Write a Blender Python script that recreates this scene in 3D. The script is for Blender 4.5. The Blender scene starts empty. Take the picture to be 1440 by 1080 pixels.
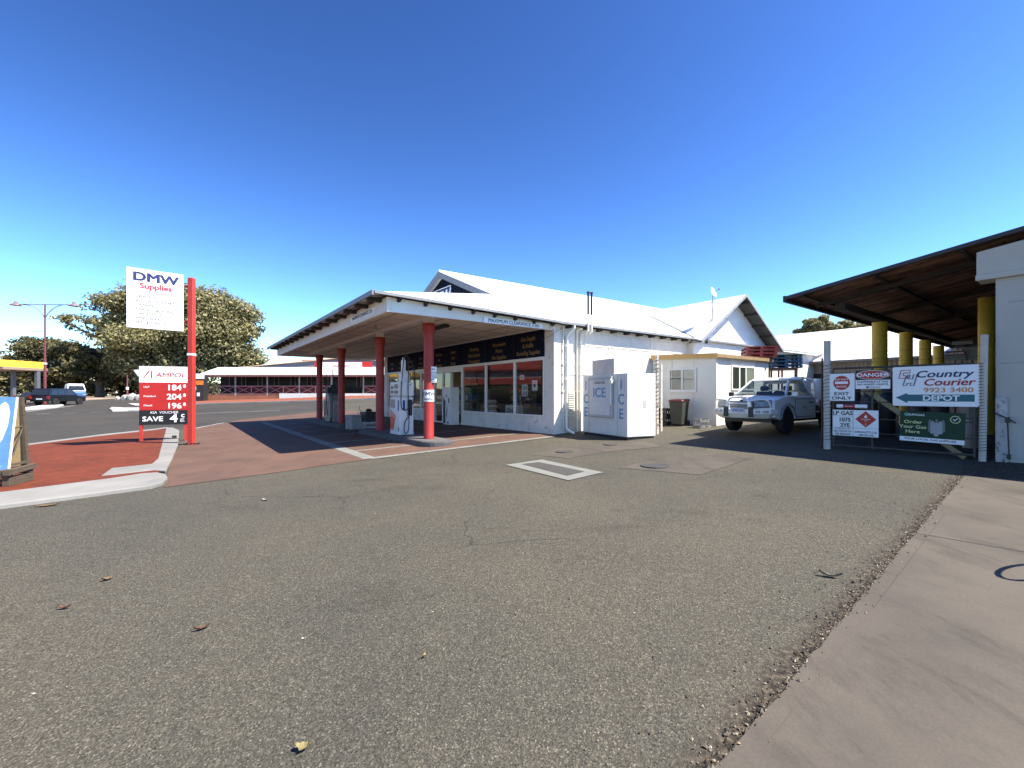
import bpy, bmesh, math, random
import numpy as np
from mathutils import Vector, Matrix
R = math.radians
random.seed(7)
scene = bpy.context.scene
COL = scene.collection

# ------------------------------------------------------------------ camera, sky, sun
CAMZ = 1.3          # metres above the shop floor level (z = 0)
F = 645.0           # focal length in pixels of the 1440 px wide photo
HOR = 555.0
cam = bpy.data.objects.new('camera', bpy.data.cameras.new('camera'))
COL.objects.link(cam)
cam.location = (0, 0, CAMZ)
cam.rotation_euler = (R(90), 0, 0)
cam.data.sensor_width = 36
cam.data.lens = F / 1440 * 36
cam.data.shift_y = 15 / 1440
cam.data.clip_end = 3000
cam.data.clip_start = 0.05
scene.camera = cam

SKYMUL = (.51, .505, .485)
SUN_L = Vector((-.675, .253, -1.0)).normalized()      # direction the light travels
SUN_EL = math.asin(-SUN_L.z)
SUN_AZ = math.atan2(-SUN_L.x, -SUN_L.y)               # clockwise from +Y
world = bpy.data.worlds.new('World'); scene.world = world; world.use_nodes = True
nt = world.node_tree
sky = nt.nodes.new('ShaderNodeTexSky'); sky.sky_type = 'NISHITA'; sky.sun_disc = False
sky.sun_elevation = SUN_EL; sky.sun_rotation = SUN_AZ
sky.altitude = 0; sky.air_density = 1.0; sky.dust_density = 0.35; sky.ozone_density = 4.0
bg = nt.nodes['Background']; bg.inputs['Strength'].default_value = 0.06
gm = nt.nodes.new('ShaderNodeGamma'); gm.inputs[1].default_value = 1.85       # deeper, more saturated clear sky
sc = nt.nodes.new('ShaderNodeVectorMath'); sc.operation = 'MULTIPLY'; sc.inputs[1].default_value = SKYMUL
nt.links.new(sky.outputs[0], gm.inputs[0]); nt.links.new(gm.outputs[0], sc.inputs[0]); nt.links.new(sc.outputs[0], bg.inputs[0])
sun = bpy.data.objects.new('sun', bpy.data.lights.new('sun', 'SUN')); COL.objects.link(sun)
sun.data.energy = 5.0; sun.data.angle = R(0.5); sun.data.color = (1.0, .94, .84)
sun.rotation_euler = SUN_L.to_track_quat('-Z', 'Y').to_euler()
sun.location = (20, -8, 30)
vs = scene.view_settings
vs.view_transform = 'Standard'; vs.look = 'None'; vs.gamma = 1; vs.exposure = 1.4
scene.render.engine = 'CYCLES'

# ------------------------------------------------------------------ frames of reference
SX, SY = 1.37, 14.97                 # right front corner of the shop
VD = Vector((.811, .585)); UD = Vector((-.585, .811))
RZ = math.atan2(.585, .811)          # local x = v (away), local y = u (along the shopfront)
def BW(v, u): return (SX + .811*v - .585*u, SY + .585*v + .811*u)
def vof(x, y): return (x-SX)*.811 + (y-SY)*.585
def uof(x, y): return -(x-SX)*.585 + (y-SY)*.811
VBR = (-11.0, 0.0, 7.0); YBR = (28.0, 66.0)
def g(x, y):
    v = vof(x, y)
    a = .045*min(v, 7.0) if v >= 0 else .038*max(v, -11.0)
    return a + .03*(min(max(y, 28.0), 66.0) - 28.0)
def at(px, D): return ((px-720)/F*D, D)
def zy(py, D): return CAMZ + (HOR-py)*D/F
def G(px, py):
    D = 10.0
    for i in range(60):
        x, y = at(px, D)
        D = .5*D + .5*max(.5, (CAMZ - g(x, y))*F/(py-HOR))
    return at(px, D)

# ------------------------------------------------------------------ materials
MATS = {}
def nodes(name):
    m = bpy.data.materials.new(name); m.use_nodes = True
    return m, m.node_tree, m.node_tree.nodes, m.node_tree.links, m.node_tree.nodes['Principled BSDF']
def ramp(N, L, src, stops):
    r = N.new('ShaderNodeValToRGB'); L.new(src, r.inputs[0])
    e = r.color_ramp.elements
    while len(e) < len(stops): e.new(.5)
    for i, (p, c) in enumerate(stops):
        e[i].position = p; e[i].color = (c, c, c, 1) if isinstance(c, (int, float)) else (*c, 1)
    return r
def noise(N, L, vec, scale, detail=4, rough=.6, dist=0):
    n = N.new('ShaderNodeTexNoise'); n.inputs['Scale'].default_value = scale
    n.inputs['Detail'].default_value = detail; n.inputs['Roughness'].default_value = rough
    n.inputs['Distortion'].default_value = dist
    L.new(vec, n.inputs['Vector']); return n
def mixc(N, L, fac, a, b, mode='MIX'):
    m = N.new('ShaderNodeMix'); m.data_type = 'RGBA'; m.blend_type = mode
    for s, v in ((m.inputs[0], fac), (m.inputs[6], a), (m.inputs[7], b)):
        if hasattr(v, 'links'): L.new(v, s)
        elif isinstance(v, (int, float)): s.default_value = v
        else: s.default_value = (*v, 1)
    return m.outputs[2]
def math_(N, L, op, a, b=0.0, c=None, clamp=False):
    m = N.new('ShaderNodeMath'); m.operation = op; m.use_clamp = clamp
    for i, v in enumerate((a, b) if c is None else (a, b, c)):
        if hasattr(v, 'links'): L.new(v, m.inputs[i])
        else: m.inputs[i].default_value = v
    return m.outputs[0]
def P(name, col, rough=.6, metal=0, var=.12, scale=3.0, col2=None, thr=None, bump=0, bscale=60, spec=.4, coord='Object', stretch=None, emit=None):
    """painted / plain surface with uneven tone; col2 + thr = patches of a second colour"""
    if name in MATS: return MATS[name]
    if max(col) < .6: col = tuple(c*.82 for c in col)
    m, T, N, L, B = nodes(name)
    tc = N.new('ShaderNodeTexCoord'); vec = tc.outputs[coord]
    if stretch:
        mp = N.new('ShaderNodeMapping'); mp.inputs['Scale'].default_value = stretch
        L.new(vec, mp.inputs[0]); vec = mp.outputs[0]
    n = noise(N, L, vec, scale, 6, .65)
    lo = tuple(c*(1-var) for c in col); hi = tuple(min(1, c*(1+var)) for c in col)
    out = ramp(N, L, n.outputs[0], [(.3, lo), (.7, hi)]).outputs[0]
    if col2:
        n2 = noise(N, L, vec, scale*2.3, 8, .7)
        t = ramp(N, L, n2.outputs[0], [(thr, 0.0), (min(1, thr+.06), 1.0)])
        out = mixc(N, L, t.outputs[0], out, col2)
    L.new(out, B.inputs['Base Color'])
    B.inputs['Roughness'].default_value = rough; B.inputs['Metallic'].default_value = metal
    B.inputs['Specular IOR Level'].default_value = spec
    if bump:
        nb = noise(N, L, vec, bscale, 4, .6)
        b = N.new('ShaderNodeBump'); b.inputs['Strength'].default_value = bump; b.inputs['Distance'].default_value = .01
        L.new(nb.outputs[0], b.inputs['Height']); L.new(b.outputs[0], B.inputs['Normal'])
    if emit:
        B.inputs['Emission Color'].default_value = (*emit[0], 1); B.inputs['Emission Strength'].default_value = emit[1]
    MATS[name] = m; return m
def glassmat(name, tint, refl=.12):
    if name in MATS: return MATS[name]
    m, T, N, L, B = nodes(name)
    tr = N.new('ShaderNodeBsdfTransparent'); tr.inputs[0].default_value = (*tint, 1)
    gl = N.new('ShaderNodeBsdfGlossy'); gl.inputs['Roughness'].default_value = .02; gl.inputs[0].default_value = (.9, .95, 1, 1)
    lw = N.new('ShaderNodeLayerWeight'); lw.inputs[0].default_value = .5
    f2 = math_(N, L, 'MULTIPLY_ADD', math_(N, L, 'POWER', lw.outputs['Facing'], 5.0), .85, .035+refl, True)
    mx = N.new('ShaderNodeMixShader'); L.new(f2, mx.inputs[0]); L.new(tr.outputs[0], mx.inputs[1]); L.new(gl.outputs[0], mx.inputs[2])
    L.new(mx.outputs[0], N['Material Output'].inputs[0])
    MATS[name] = m; return m
def corrugated(name, col, axis, period, rough=.4, metal=.0, rust=None, thr=.5, strength=.6):
    """sheet metal, ribs repeat along the local axis given"""
    if name in MATS: return MATS[name]
    m, T, N, L, B = nodes(name)
    tc = N.new('ShaderNodeTexCoord'); sp = N.new('ShaderNodeSeparateXYZ'); L.new(tc.outputs['Object'], sp.inputs[0])
    w = math_(N, L, 'SINE', math_(N, L, 'MULTIPLY', sp.outputs['XYZ'.index(axis)], 2*math.pi/period))
    mp = N.new('ShaderNodeMapping'); mp.inputs['Scale'].default_value = (.35, 2.5, 1) if axis == 'X' else (2.5, .35, 1)
    L.new(tc.outputs['Object'], mp.inputs[0])
    n = noise(N, L, tc.outputs['Object'], 1.3, 6, .6)
    out = ramp(N, L, n.outputs[0], [(.3, tuple(c*.88 for c in col)), (.7, tuple(min(1, c*1.08) for c in col))]).outputs[0]
    if rust:
        mp2 = N.new('ShaderNodeMapping'); mp2.inputs['Scale'].default_value = (4, .5, 1) if axis == 'X' else (.5, 4, 1)
        L.new(tc.outputs['Object'], mp2.inputs[0])
        n2 = noise(N, L, mp2.outputs[0], 1.6, 8, .75)
        t = ramp(N, L, n2.outputs[0], [(thr-.12, 0.0), (thr+.1, 1.0)])
        out = mixc(N, L, t.outputs[0], out, rust)
    L.new(out, B.inputs['Base Color']); B.inputs['Roughness'].default_value = rough; B.inputs['Metallic'].default_value = metal
    b = N.new('ShaderNodeBump'); b.inputs['Strength'].default_value = strength; b.inputs['Distance'].default_value = .02
    L.new(w, b.inputs['Height']); L.new(b.outputs[0], B.inputs['Normal'])
    MATS[name] = m; return m

def asphalt_mat(name, dark, light, cell, edge=None, patch=True, tint=(1, .95, .88)):
    m, T, N, L, B = nodes(name)
    geo = N.new('ShaderNodeNewGeometry'); vec = geo.outputs['Position']
    vo = N.new('ShaderNodeTexVoronoi'); vo.inputs['Scale'].default_value = cell; L.new(vec, vo.inputs['Vector'])
    bw = N.new('ShaderNodeRGBToBW'); L.new(vo.outputs['Color'], bw.inputs[0])
    stones = ramp(N, L, bw.outputs[0], [(.12, tuple(dark*t for t in tint)), (.55, tuple((dark+light)*.5*t for t in tint)), (.8, tuple(light*t for t in tint)), (.95, tuple(light*2.0*t for t in tint))]).outputs[0]
    vo2 = N.new('ShaderNodeTexVoronoi'); vo2.inputs['Scale'].default_value = cell*2.7; L.new(vec, vo2.inputs['Vector'])
    bw2 = N.new('ShaderNodeRGBToBW'); L.new(vo2.outputs['Color'], bw2.inputs[0])
    grit = ramp(N, L, bw2.outputs[0], [(.2, .68), (.8, 1.28)]).outputs[0]
    out = mixc(N, L, .8, stones, grit, 'MULTIPLY')
    vo3 = N.new('ShaderNodeTexVoronoi'); vo3.inputs['Scale'].default_value = cell*.42; L.new(vec, vo3.inputs['Vector'])
    bw3 = N.new('ShaderNodeRGBToBW'); L.new(vo3.outputs['Color'], bw3.inputs[0])
    big = math_(N, L, 'MULTIPLY', math_(N, L, 'GREATER_THAN', bw3.outputs[0], .74), math_(N, L, 'LESS_THAN', vo3.outputs['Distance'], .30))
    out = mixc(N, L, math_(N, L, 'MULTIPLY', big, .28), out, tuple(light*2.2*t for t in tint))
    pit = math_(N, L, 'MULTIPLY', math_(N, L, 'LESS_THAN', bw3.outputs[0], .28), math_(N, L, 'LESS_THAN', vo3.outputs['Distance'], .34))
    out = mixc(N, L, math_(N, L, 'MULTIPLY', pit, .6), out, (dark*.4, dark*.36, dark*.32))
    if patch:
        ns = noise(N, L, vec, 1.9, 4, .55)
        ns2 = noise(N, L, vec, .35, 2, .5)
        sm = math_(N, L, 'MULTIPLY', ramp(N, L, ns.outputs[0], [(.66, 0.0), (.73, 1.0)]).outputs[0], ramp(N, L, ns2.outputs[0], [(.45, 0.0), (.6, 1.0)]).outputs[0])
        out = mixc(N, L, math_(N, L, 'MULTIPLY', sm, .55), out, (dark*.8, dark*.72, dark*.6))
        ve = N.new('ShaderNodeTexVoronoi'); ve.feature = 'DISTANCE_TO_EDGE'; ve.inputs['Scale'].default_value = .33
        wv = noise(N, L, vec, 1.2, 5, .6); mv = N.new('ShaderNodeVectorMath'); mv.operation = 'MULTIPLY_ADD'
        L.new(wv.outputs['Color'], mv.inputs[0]); mv.inputs[1].default_value = (.7, .7, .7); L.new(vec, mv.inputs[2]); L.new(mv.outputs[0], ve.inputs['Vector'])
        ck = math_(N, L, 'MULTIPLY', ramp(N, L, ve.outputs['Distance'], [(.0015, 1.0), (.0045, 0.0)]).outputs[0], ramp(N, L, ns2.outputs[0], [(.48, 0.0), (.56, .7)]).outputs[0])
        out = mixc(N, L, ck, out, (dark*.35, dark*.32, dark*.28))
        n1 = noise(N, L, vec, .22, 5, .62)
        out = mixc(N, L, 1.0, out, ramp(N, L, n1.outputs[0], [(.33, (.82, .83, .84)), (.62, (1.16, 1.11, 1.03))]).outputs[0], 'MULTIPLY')
        mp = N.new('ShaderNodeMapping'); mp.inputs['Scale'].default_value = (.45, 1.3, 1); mp.inputs['Rotation'].default_value = (0, 0, R(-25)); L.new(vec, mp.inputs[0])
        n3 = noise(N, L, mp.outputs[0], 1.1, 6, .7, .4)
        out = mixc(N, L, .85, out, ramp(N, L, n3.outputs[0], [(.27, (.70, .68, .66)), (.42, (1, 1, 1))]).outputs[0], 'MULTIPLY')
        n4 = noise(N, L, vec, 3.2, 5, .65)
        out = mixc(N, L, .5, out, ramp(N, L, n4.outputs[0], [(.27, (.60, .58, .56)), (.36, (1, 1, 1)), (.7, (1.12, 1.1, 1.06))]).outputs[0], 'MULTIPLY')
    if edge:
        (x0, y0), (x1, y1) = edge
        dx, dy = x1-x0, y1-y0; l = math.hypot(dx, dy); nx, ny = -dy/l, dx/l
        sp = N.new('ShaderNodeSeparateXYZ'); L.new(vec, sp.inputs[0])
        d = math_(N, L, 'ADD', math_(N, L, 'MULTIPLY', math_(N, L, 'SUBTRACT', sp.outputs[0], x0), nx),
                  math_(N, L, 'MULTIPLY', math_(N, L, 'SUBTRACT', sp.outputs[1], y0), ny))
        wob = noise(N, L, vec, 1.5, 5, .7)
        dd = math_(N, L, 'ADD', d, math_(N, L, 'MULTIPLY', math_(N, L, 'SUBTRACT', wob.outputs[0], .5), .28))
        mask = ramp(N, L, dd, [(.05, 1.0), (.20, 0.0)]).outputs[0]
        deb = noise(N, L, vec, 26, 5, .7)
        dc = ramp(N, L, deb.outputs[0], [(.38, (.010, .008, .006)), (.50, (.040, .032, .023)), (.60, (.085, .068, .047)), (.74, (.24, .20, .14))]).outputs[0]
        out = mixc(N, L, mask, out, dc)
    L.new(out, B.inputs['Base Color']); B.inputs['Roughness'].default_value = .88
    B.inputs['Specular IOR Level'].default_value = .25
    b = N.new('ShaderNodeBump'); b.inputs['Strength'].default_value = .55; b.inputs['Distance'].default_value = .006
    L.new(vo.outputs['Distance'], b.inputs['Height']); L.new(b.outputs[0], B.inputs['Normal'])
    return m

def concrete_mat(name, col, col2, scuff=.5, speck=30, streak=None):
    m, T, N, L, B = nodes(name)
    geo = N.new('ShaderNodeNewGeometry'); vec = geo.outputs['Position']
    n = noise(N, L, vec, .9, 7, .62)
    out = ramp(N, L, n.outputs[0], [(.32, col2), (.62, col)]).outputs[0]
    mp = N.new('ShaderNodeMapping'); mp.inputs['Scale'].default_value = (1, .28, 1)
    mp.inputs['Rotation'].default_value = (0, 0, R(streak if streak is not None else 60)); L.new(vec, mp.inputs[0])
    n2 = noise(N, L, mp.outputs[0], 3.3, 7, .7, .3)
    out = mixc(N, L, scuff, out, ramp(N, L, n2.outputs[0], [(.3, (.62, .6, .6)), (.48, (1, 1, 1)), (.75, (1.1, 1.08, 1.06))]).outputs[0], 'MULTIPLY')
    n3 = noise(N, L, vec, speck, 3, .6)
    out = mixc(N, L, .35, out, ramp(N, L, n3.outputs[0], [(.3, .75), (.7, 1.2)]).outputs[0], 'MULTIPLY')
    n5 = noise(N, L, vec, 2.2, 3, .5)
    out = mixc(N, L, .7, out, ramp(N, L, n5.outputs[0], [(.2, (.45, .42, .4)), (.27, (1, 1, 1))]).outputs[0], 'MULTIPLY')
    L.new(out, B.inputs['Base Color']); B.inputs['Roughness'].default_value = .85; B.inputs['Specular IOR Level'].default_value = .25
    b = N.new('ShaderNodeBump'); b.inputs['Strength'].default_value = .25; b.inputs['Distance'].default_value = .004
    L.new(n3.outputs[0], b.inputs['Height']); L.new(b.outputs[0], B.inputs['Normal'])
    return m
def brick_mat(name, c1, c2, mortar, scale, rot, w=.5, h=.25, world_=True, msize=.012, planar='XY'):
    m, T, N, L, B = nodes(name)
    if world_: geo = N.new('ShaderNodeNewGeometry'); vec = geo.outputs['Position']
    else: vec = N.new('ShaderNodeTexCoord').outputs['Object']
    mp = N.new('ShaderNodeMapping'); mp.inputs['Rotation'].default_value = (R(90) if planar == 'XZ' else 0, 0, rot); L.new(vec, mp.inputs[0])
    br = N.new('ShaderNodeTexBrick'); br.inputs['Scale'].default_value = scale
    br.inputs['Color1'].default_value = (*c1, 1); br.inputs['Color2'].default_value = (*c2, 1); br.inputs['Mortar'].default_value = (*mortar, 1)
    br.inputs['Brick Width'].default_value = w; br.inputs['Row Height'].default_value = h; br.inputs['Mortar Size'].default_value = msize
    L.new(mp.outputs[0], br.inputs['Vector'])
    n = noise(N, L, vec, 1.2, 6, .65)
    out = mixc(N, L, .8, br.outputs[0], ramp(N, L, n.outputs[0], [(.3, (.72, .7, .7)), (.65, (1.15, 1.12, 1.1))]).outputs[0], 'MULTIPLY')
    n2 = noise(N, L, vec, 45, 3, .6)
    out = mixc(N, L, .5, out, ramp(N, L, n2.outputs[0], [(.3, .7), (.7, 1.25)]).outputs[0], 'MULTIPLY')
    L.new(out, B.inputs['Base Color']); B.inputs['Roughness'].default_value = .9; B.inputs['Specular IOR Level'].default_value = .2
    b = N.new('ShaderNodeBump'); b.inputs['Strength'].default_value = .4; b.inputs['Distance'].default_value = .004
    L.new(br.outputs['Fac'], b.inputs['Height']); b.invert = True; L.new(b.outputs[0], B.inputs['Normal'])
    return m

WHITE = P('white paint', (.80, .77, .70), .55, var=.05, scale=2, col2=(.62, .58, .50), thr=.66)
WHITE_OLD = P('old white render', (.70, .66, .59), .8, var=.10, scale=1.6, col2=(.46, .41, .35), thr=.58, bump=.2, bscale=30)
CREAM = P('cream paint', (.74, .70, .60), .6, var=.06, scale=2, col2=(.55, .47, .34), thr=.66)
WMETAL = P('white metal', (.76, .74, .70), .4, var=.04)
GREYP = P('grey paint', (.32, .32, .32), .55)
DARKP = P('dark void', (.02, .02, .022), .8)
BLACKP = P('black plastic', (.025, .025, .027), .45)
RUBBER = P('rubber', (.018, .018, .018), .75, bump=.2, bscale=90)
STEEL = P('galvanised steel', (.42, .43, .44), .42, .75, var=.2, scale=9)
CHROME = P('polished alloy', (.78, .78, .80), .16, 1.0, var=.03)
REDP = P('red column paint', (.36, .032, .025), .5, var=.14, scale=5, col2=(.30, .07, .05), thr=.63)
SIGNRED = P('sign red', (.48, .022, .018), .35, var=.03)
SIGNWHITE = P('sign white', (.80, .80, .80), .4, var=.03)
SIGNBLACK = P('sign black', (.015, .015, .017), .4, var=.05)
NAVY = P('navy cladding', (.006, .009, .028), .75, var=.2, spec=.12)
NAVYTXT = P('navy letters', (.02, .025, .11), .45, var=.05)
GOLD = P('gold letters', (.34, .20, .06), .7, var=.15, scale=12)
CRIMSON = P('crimson letters', (.45, .02, .05), .45, var=.05)
FADED = P('faded grey letters', (.045, .05, .085), .6, var=.2, scale=9)
TEAL = P('teal', (.012, .13, .17), .4, var=.05)
ORANGEL = P('orange letters', (.60, .22, .05), .45, var=.05)
GREEN = P('sign green', (.003, .040, .014), .6, var=.25, scale=2)
PALEY = P('pale yellow letters', (.60, .62, .30), .45, var=.05)
YELLOW = P('yellow column paint', (.56, .37, .03), .55, var=.12, scale=3, col2=(.27, .17, .03), thr=.6)
TIMBER = P('weathered timber', (.30, .25, .18), .85, var=.25, scale=4, stretch=(1, 1, 8))
RUSTY = P('rusty white steel', (.60, .56, .48), .7, var=.1, scale=8, col2=(.25, .10, .035), thr=.54)
ICEBLUE = P('ice blue letters', (.13, .33, .58), .5, var=.25, scale=20)
WINDOWG = glassmat('shop glass', (.70, .72, .72), .03)
CARG = glassmat('car glass', (.50, .56, .58), .02)
ROOFW = corrugated('white roof sheet', (.78, .78, .76), 'X', .19, .45, 0, strength=.35)
ROOFW_Y = corrugated('white roof sheet across', (.78, .78, .76), 'Y', .19, .45, 0, strength=.35)
CANVAS = P('ply', (.55, .40, .20), .7, var=.15, scale=4, stretch=(1, 6, 1))
BARK = P('bark', (.13, .10, .075), .9, var=.3, scale=5, bump=.5, bscale=20)

# ------------------------------------------------------------------ mesh helpers
class MB:
    def __init__(s): s.bm = bmesh.new(); s.mats = []; s.mi = 0; s.M = None
    def use(s, m):
        if m not in s.mats: s.mats.append(m)
        s.mi = s.mats.index(m); return s
    def v(s, p):
        p = Vector(p)
        if s.M is not None: p = s.M @ p
        return s.bm.verts.new(p)
    def f(s, vs):
        try:
            fa = s.bm.faces.new(vs); fa.material_index = s.mi; return fa
        except ValueError: return None
    def poly(s, pts): return s.f([s.v(p) for p in pts])
    def box(s, x0, y0, z0, x1, y1, z1):
        if x0 > x1: x0, x1 = x1, x0
        if y0 > y1: y0, y1 = y1, y0
        if z0 > z1: z0, z1 = z1, z0
        c = [s.v(p) for p in ((x0,y0,z0),(x1,y0,z0),(x1,y1,z0),(x0,y1,z0),(x0,y0,z1),(x1,y0,z1),(x1,y1,z1),(x0,y1,z1))]
        for q in ((0,3,2,1),(4,5,6,7),(0,1,5,4),(1,2,6,5),(2,3,7,6),(3,0,4,7)): s.f([c[i] for i in q])
        return s
    def hexa(s, c8):
        c = [s.v(p) for p in c8]
        for q in ((0,3,2,1),(4,5,6,7),(0,1,5,4),(1,2,6,5),(2,3,7,6),(3,0,4,7)): s.f([c[i] for i in q])
        return s
    def prism(s, pts, axis, a, b):
        def mk(p, t):
            return {'x': (t, p[0], p[1]), 'y': (p[0], t, p[1]), 'z': (p[0], p[1], t)}[axis]
        A = [s.v(mk(p, a)) for p in pts]; B_ = [s.v(mk(p, b)) for p in pts]
        s.f(A); s.f(list(reversed(B_)))
        n = len(pts)
        for i in range(n): s.f([A[i], B_[i], B_[(i+1) % n], A[(i+1) % n]])
        return s
    def cyl(s, p0, p1, r0, r1=None, n=14, cap=True):
        r1 = r0 if r1 is None else r1
        p0 = Vector(p0); p1 = Vector(p1); d = (p1-p0).normalized()
        a = d.orthogonal().normalized(); b = d.cross(a)
        A = [s.v(p0 + (a*math.cos(t)+b*math.sin(t))*r0) for t in [2*math.pi*i/n for i in range(n)]]
        C = [s.v(p1 + (a*math.cos(t)+b*math.sin(t))*r1) for t in [2*math.pi*i/n for i in range(n)]]
        for i in range(n): s.f([A[i], A[(i+1) % n], C[(i+1) % n], C[i]])
        if cap: s.f(list(reversed(A))); s.f(C)
        return s
    def tube(s, pts, r, n=8, cap=True):
        pts = [Vector(p) for p in pts]; prev = None; a = None
        rs = r if isinstance(r, (list, tuple)) else [r]*len(pts)
        for i, p in enumerate(pts):
            d = (pts[min(i+1, len(pts)-1)] - pts[max(i-1, 0)]).normalized()
            a = d.orthogonal().normalized() if a is None else (a - d*a.dot(d)).normalized()
            b = d.cross(a)
            ring = [s.v(p + (a*math.cos(t)+b*math.sin(t))*rs[i]) for t in [2*math.pi*k/n for k in range(n)]]
            if prev:
                for k in range(n): s.f([prev[k], prev[(k+1) % n], ring[(k+1) % n], ring[k]])
            elif cap: s.f(list(reversed(ring)))
            prev = ring
        if cap: s.f(prev)
        return s
    def lathe(s, prof, c=(0, 0, 0), n=20, axis='z'):
        prev = None
        for (r, h) in prof:
            ring = []
            for k in range(n):
                t = 2*math.pi*k/n; x, y = r*math.cos(t), r*math.sin(t)
                p = {'z': (x, y, h), 'x': (h, x, y), 'y': (x, h, y)}[axis]
                ring.append(s.v((p[0]+c[0], p[1]+c[1], p[2]+c[2])))
            if prev:
                for k in range(n): s.f([prev[k], prev[(k+1) % n], ring[(k+1) % n], ring[k]])
            else: s.f(ring)
            prev = ring
        s.f(prev); return s
    def text(s, txt, size, x, z, y=-.004, align='C', bold=0.0, sx=1.0, shear=0.0, wrap=None):
        """lettering in the local x-z plane, read from -y; x, z = anchor on the baseline"""
        cu = bpy.data.curves.new('t', 'FONT'); cu.body = txt; cu.size = size
        cu.align_x = {'C': 'CENTER', 'L': 'LEFT', 'R': 'RIGHT'}[align]
        cu.shear = shear; cu.resolution_u = 3; cu.fill_mode = 'FRONT'
        ob = bpy.data.objects.new('t', cu)
        me = bpy.data.meshes.new_from_object(ob)
        b = bold*size*1.25      # heavier strokes: the same outline laid again, shifted by a stroke and a hair further out
        for k, (ox, oz) in enumerate([(0, 0), (b, 0), (-b, 0), (b*.6, b*.6), (-b*.6, -b*.6), (b*.6, -b*.6), (-b*.6, b*.6)] if bold > .004 else [(0, 0)]):
            vv = []; e = .0003*k
            for q in me.vertices:
                X = q.co.x*sx + x + ox; Z = q.co.y + z + oz
                if wrap: a0 = X/wrap; vv.append(s.v(((wrap+e)*math.sin(a0), -(wrap+e)*math.cos(a0), Z)))
                else: vv.append(s.v((X, y-e, Z)))
            for p in me.polygons: s.f([vv[i] for i in p.vertices])
        bpy.data.objects.remove(ob); bpy.data.curves.remove(cu); bpy.data.meshes.remove(me)
        return s
    def build(s, name, mat=None, parent=None, smooth=False, bevel=0, fixn=True):
        if mat is not None:
            if s.mats: pass
            else: s.mats = [mat]
        if fixn and not getattr(s, 'raw', False): bmesh.ops.recalc_face_normals(s.bm, faces=s.bm.faces[:])
        if smooth:
            for fa in s.bm.faces: fa.smooth = True
            for e in s.bm.edges:
                if len(e.link_faces) == 2 and e.calc_face_angle(0) > .7: e.smooth = False
        me = bpy.data.meshes.new(name); s.bm.to_mesh(me); s.bm.free()
        for m in s.mats: me.materials.append(m)
        o = bpy.data.objects.new(name, me); COL.objects.link(o)
        if parent: o.parent = parent
        if bevel:
            b = o.modifiers.new('bevel', 'BEVEL'); b.width = bevel; b.segments = 2; b.limit_method = 'ANGLE'; b.angle_limit = R(35)
        return o
def tag(o, label=None, cat=None, group=None, kind=None):
    if label: o['label'] = label
    if cat: o['category'] = cat
    if group: o['group'] = group
    if kind: o['kind'] = kind
    return o
def thing(name, label, cat, loc, rz=0, group=None):
    o = bpy.data.objects.new(name, None); COL.objects.link(o)
    o.empty_display_size = .2
    o.location = loc; o.rotation_euler = (0, 0, rz)
    return tag(o, label, cat, group)
def copy_tree(o, parent=None):
    kids = [c for c in bpy.data.objects if c.parent == o]
    c = o.copy(); COL.objects.link(c); c.parent = parent
    for k in kids: copy_tree(k, c)
    return c
def gz(p, dz=0): return (p[0], p[1], g(p[0], p[1])+dz)
def bisect_all(bm):
    for k in VBR:
        bmesh.ops.bisect_plane(bm, geom=bm.verts[:]+bm.edges[:]+bm.faces[:], plane_co=(*BW(k, 0), 0), plane_no=(.811, .585, 0))
    for k in YBR:
        bmesh.ops.bisect_plane(bm, geom=bm.verts[:]+bm.edges[:]+bm.faces[:], plane_co=(0, k, 0), plane_no=(0, 1, 0))
def sheet(name, pts, off, mat, kind='structure', parent=None):
    bm = bmesh.new(); fa = bm.faces.new([bm.verts.new((p[0], p[1], 0)) for p in pts])
    fa.normal_update()
    if fa.normal.z < 0: fa.normal_flip()
    bisect_all(bm)
    for v in bm.verts: v.co.z = g(v.co.x, v.co.y) + off
    bmesh.ops.triangulate(bm, faces=bm.faces[:])
    me = bpy.data.meshes.new(name); bm.to_mesh(me); bm.free(); me.materials.append(mat)
    o = bpy.data.objects.new(name, me); COL.objects.link(o)
    if kind: o['kind'] = kind
    if parent: o.parent = parent
    return o
def slab(name, pts, h, mat, kind='structure', bevel=.02):
    """raised ground piece (kerb, island) with vertical sides following the slope"""
    bm = bmesh.new(); fa = bm.faces.new([bm.verts.new((p[0], p[1], 0)) for p in pts]); fa.normal_update()
    if fa.normal.z < 0: fa.normal_flip()
    bisect_all(bm)
    top = bm.faces[:]
    r = bmesh.ops.extrude_face_region(bm, geom=top)
    up = [v for v in r['geom'] if isinstance(v, bmesh.types.BMVert)]
    for v in bm.verts: v.co.z = g(v.co.x, v.co.y) - .05
    for v in up: v.co.z += h + .05
    bmesh.ops.recalc_face_normals(bm, faces=bm.faces[:])
    me = bpy.data.meshes.new(name); bm.to_mesh(me); bm.free(); me.materials.append(mat)
    o = bpy.data.objects.new(name, me); COL.objects.link(o)
    if kind: o['kind'] = kind
    if bevel:
        b = o.modifiers.new('bevel', 'BEVEL'); b.width = bevel; b.segments = 2; b.limit_method = 'ANGLE'; b.angle_limit = R(40)
    return o
def strip(a, b, w):
    a = Vector(a); b = Vector(b); d = (b-a).normalized(); n = Vector((-d.y, d.x))*w/2
    return [a+n, b+n, b-n, a-n]

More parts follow.
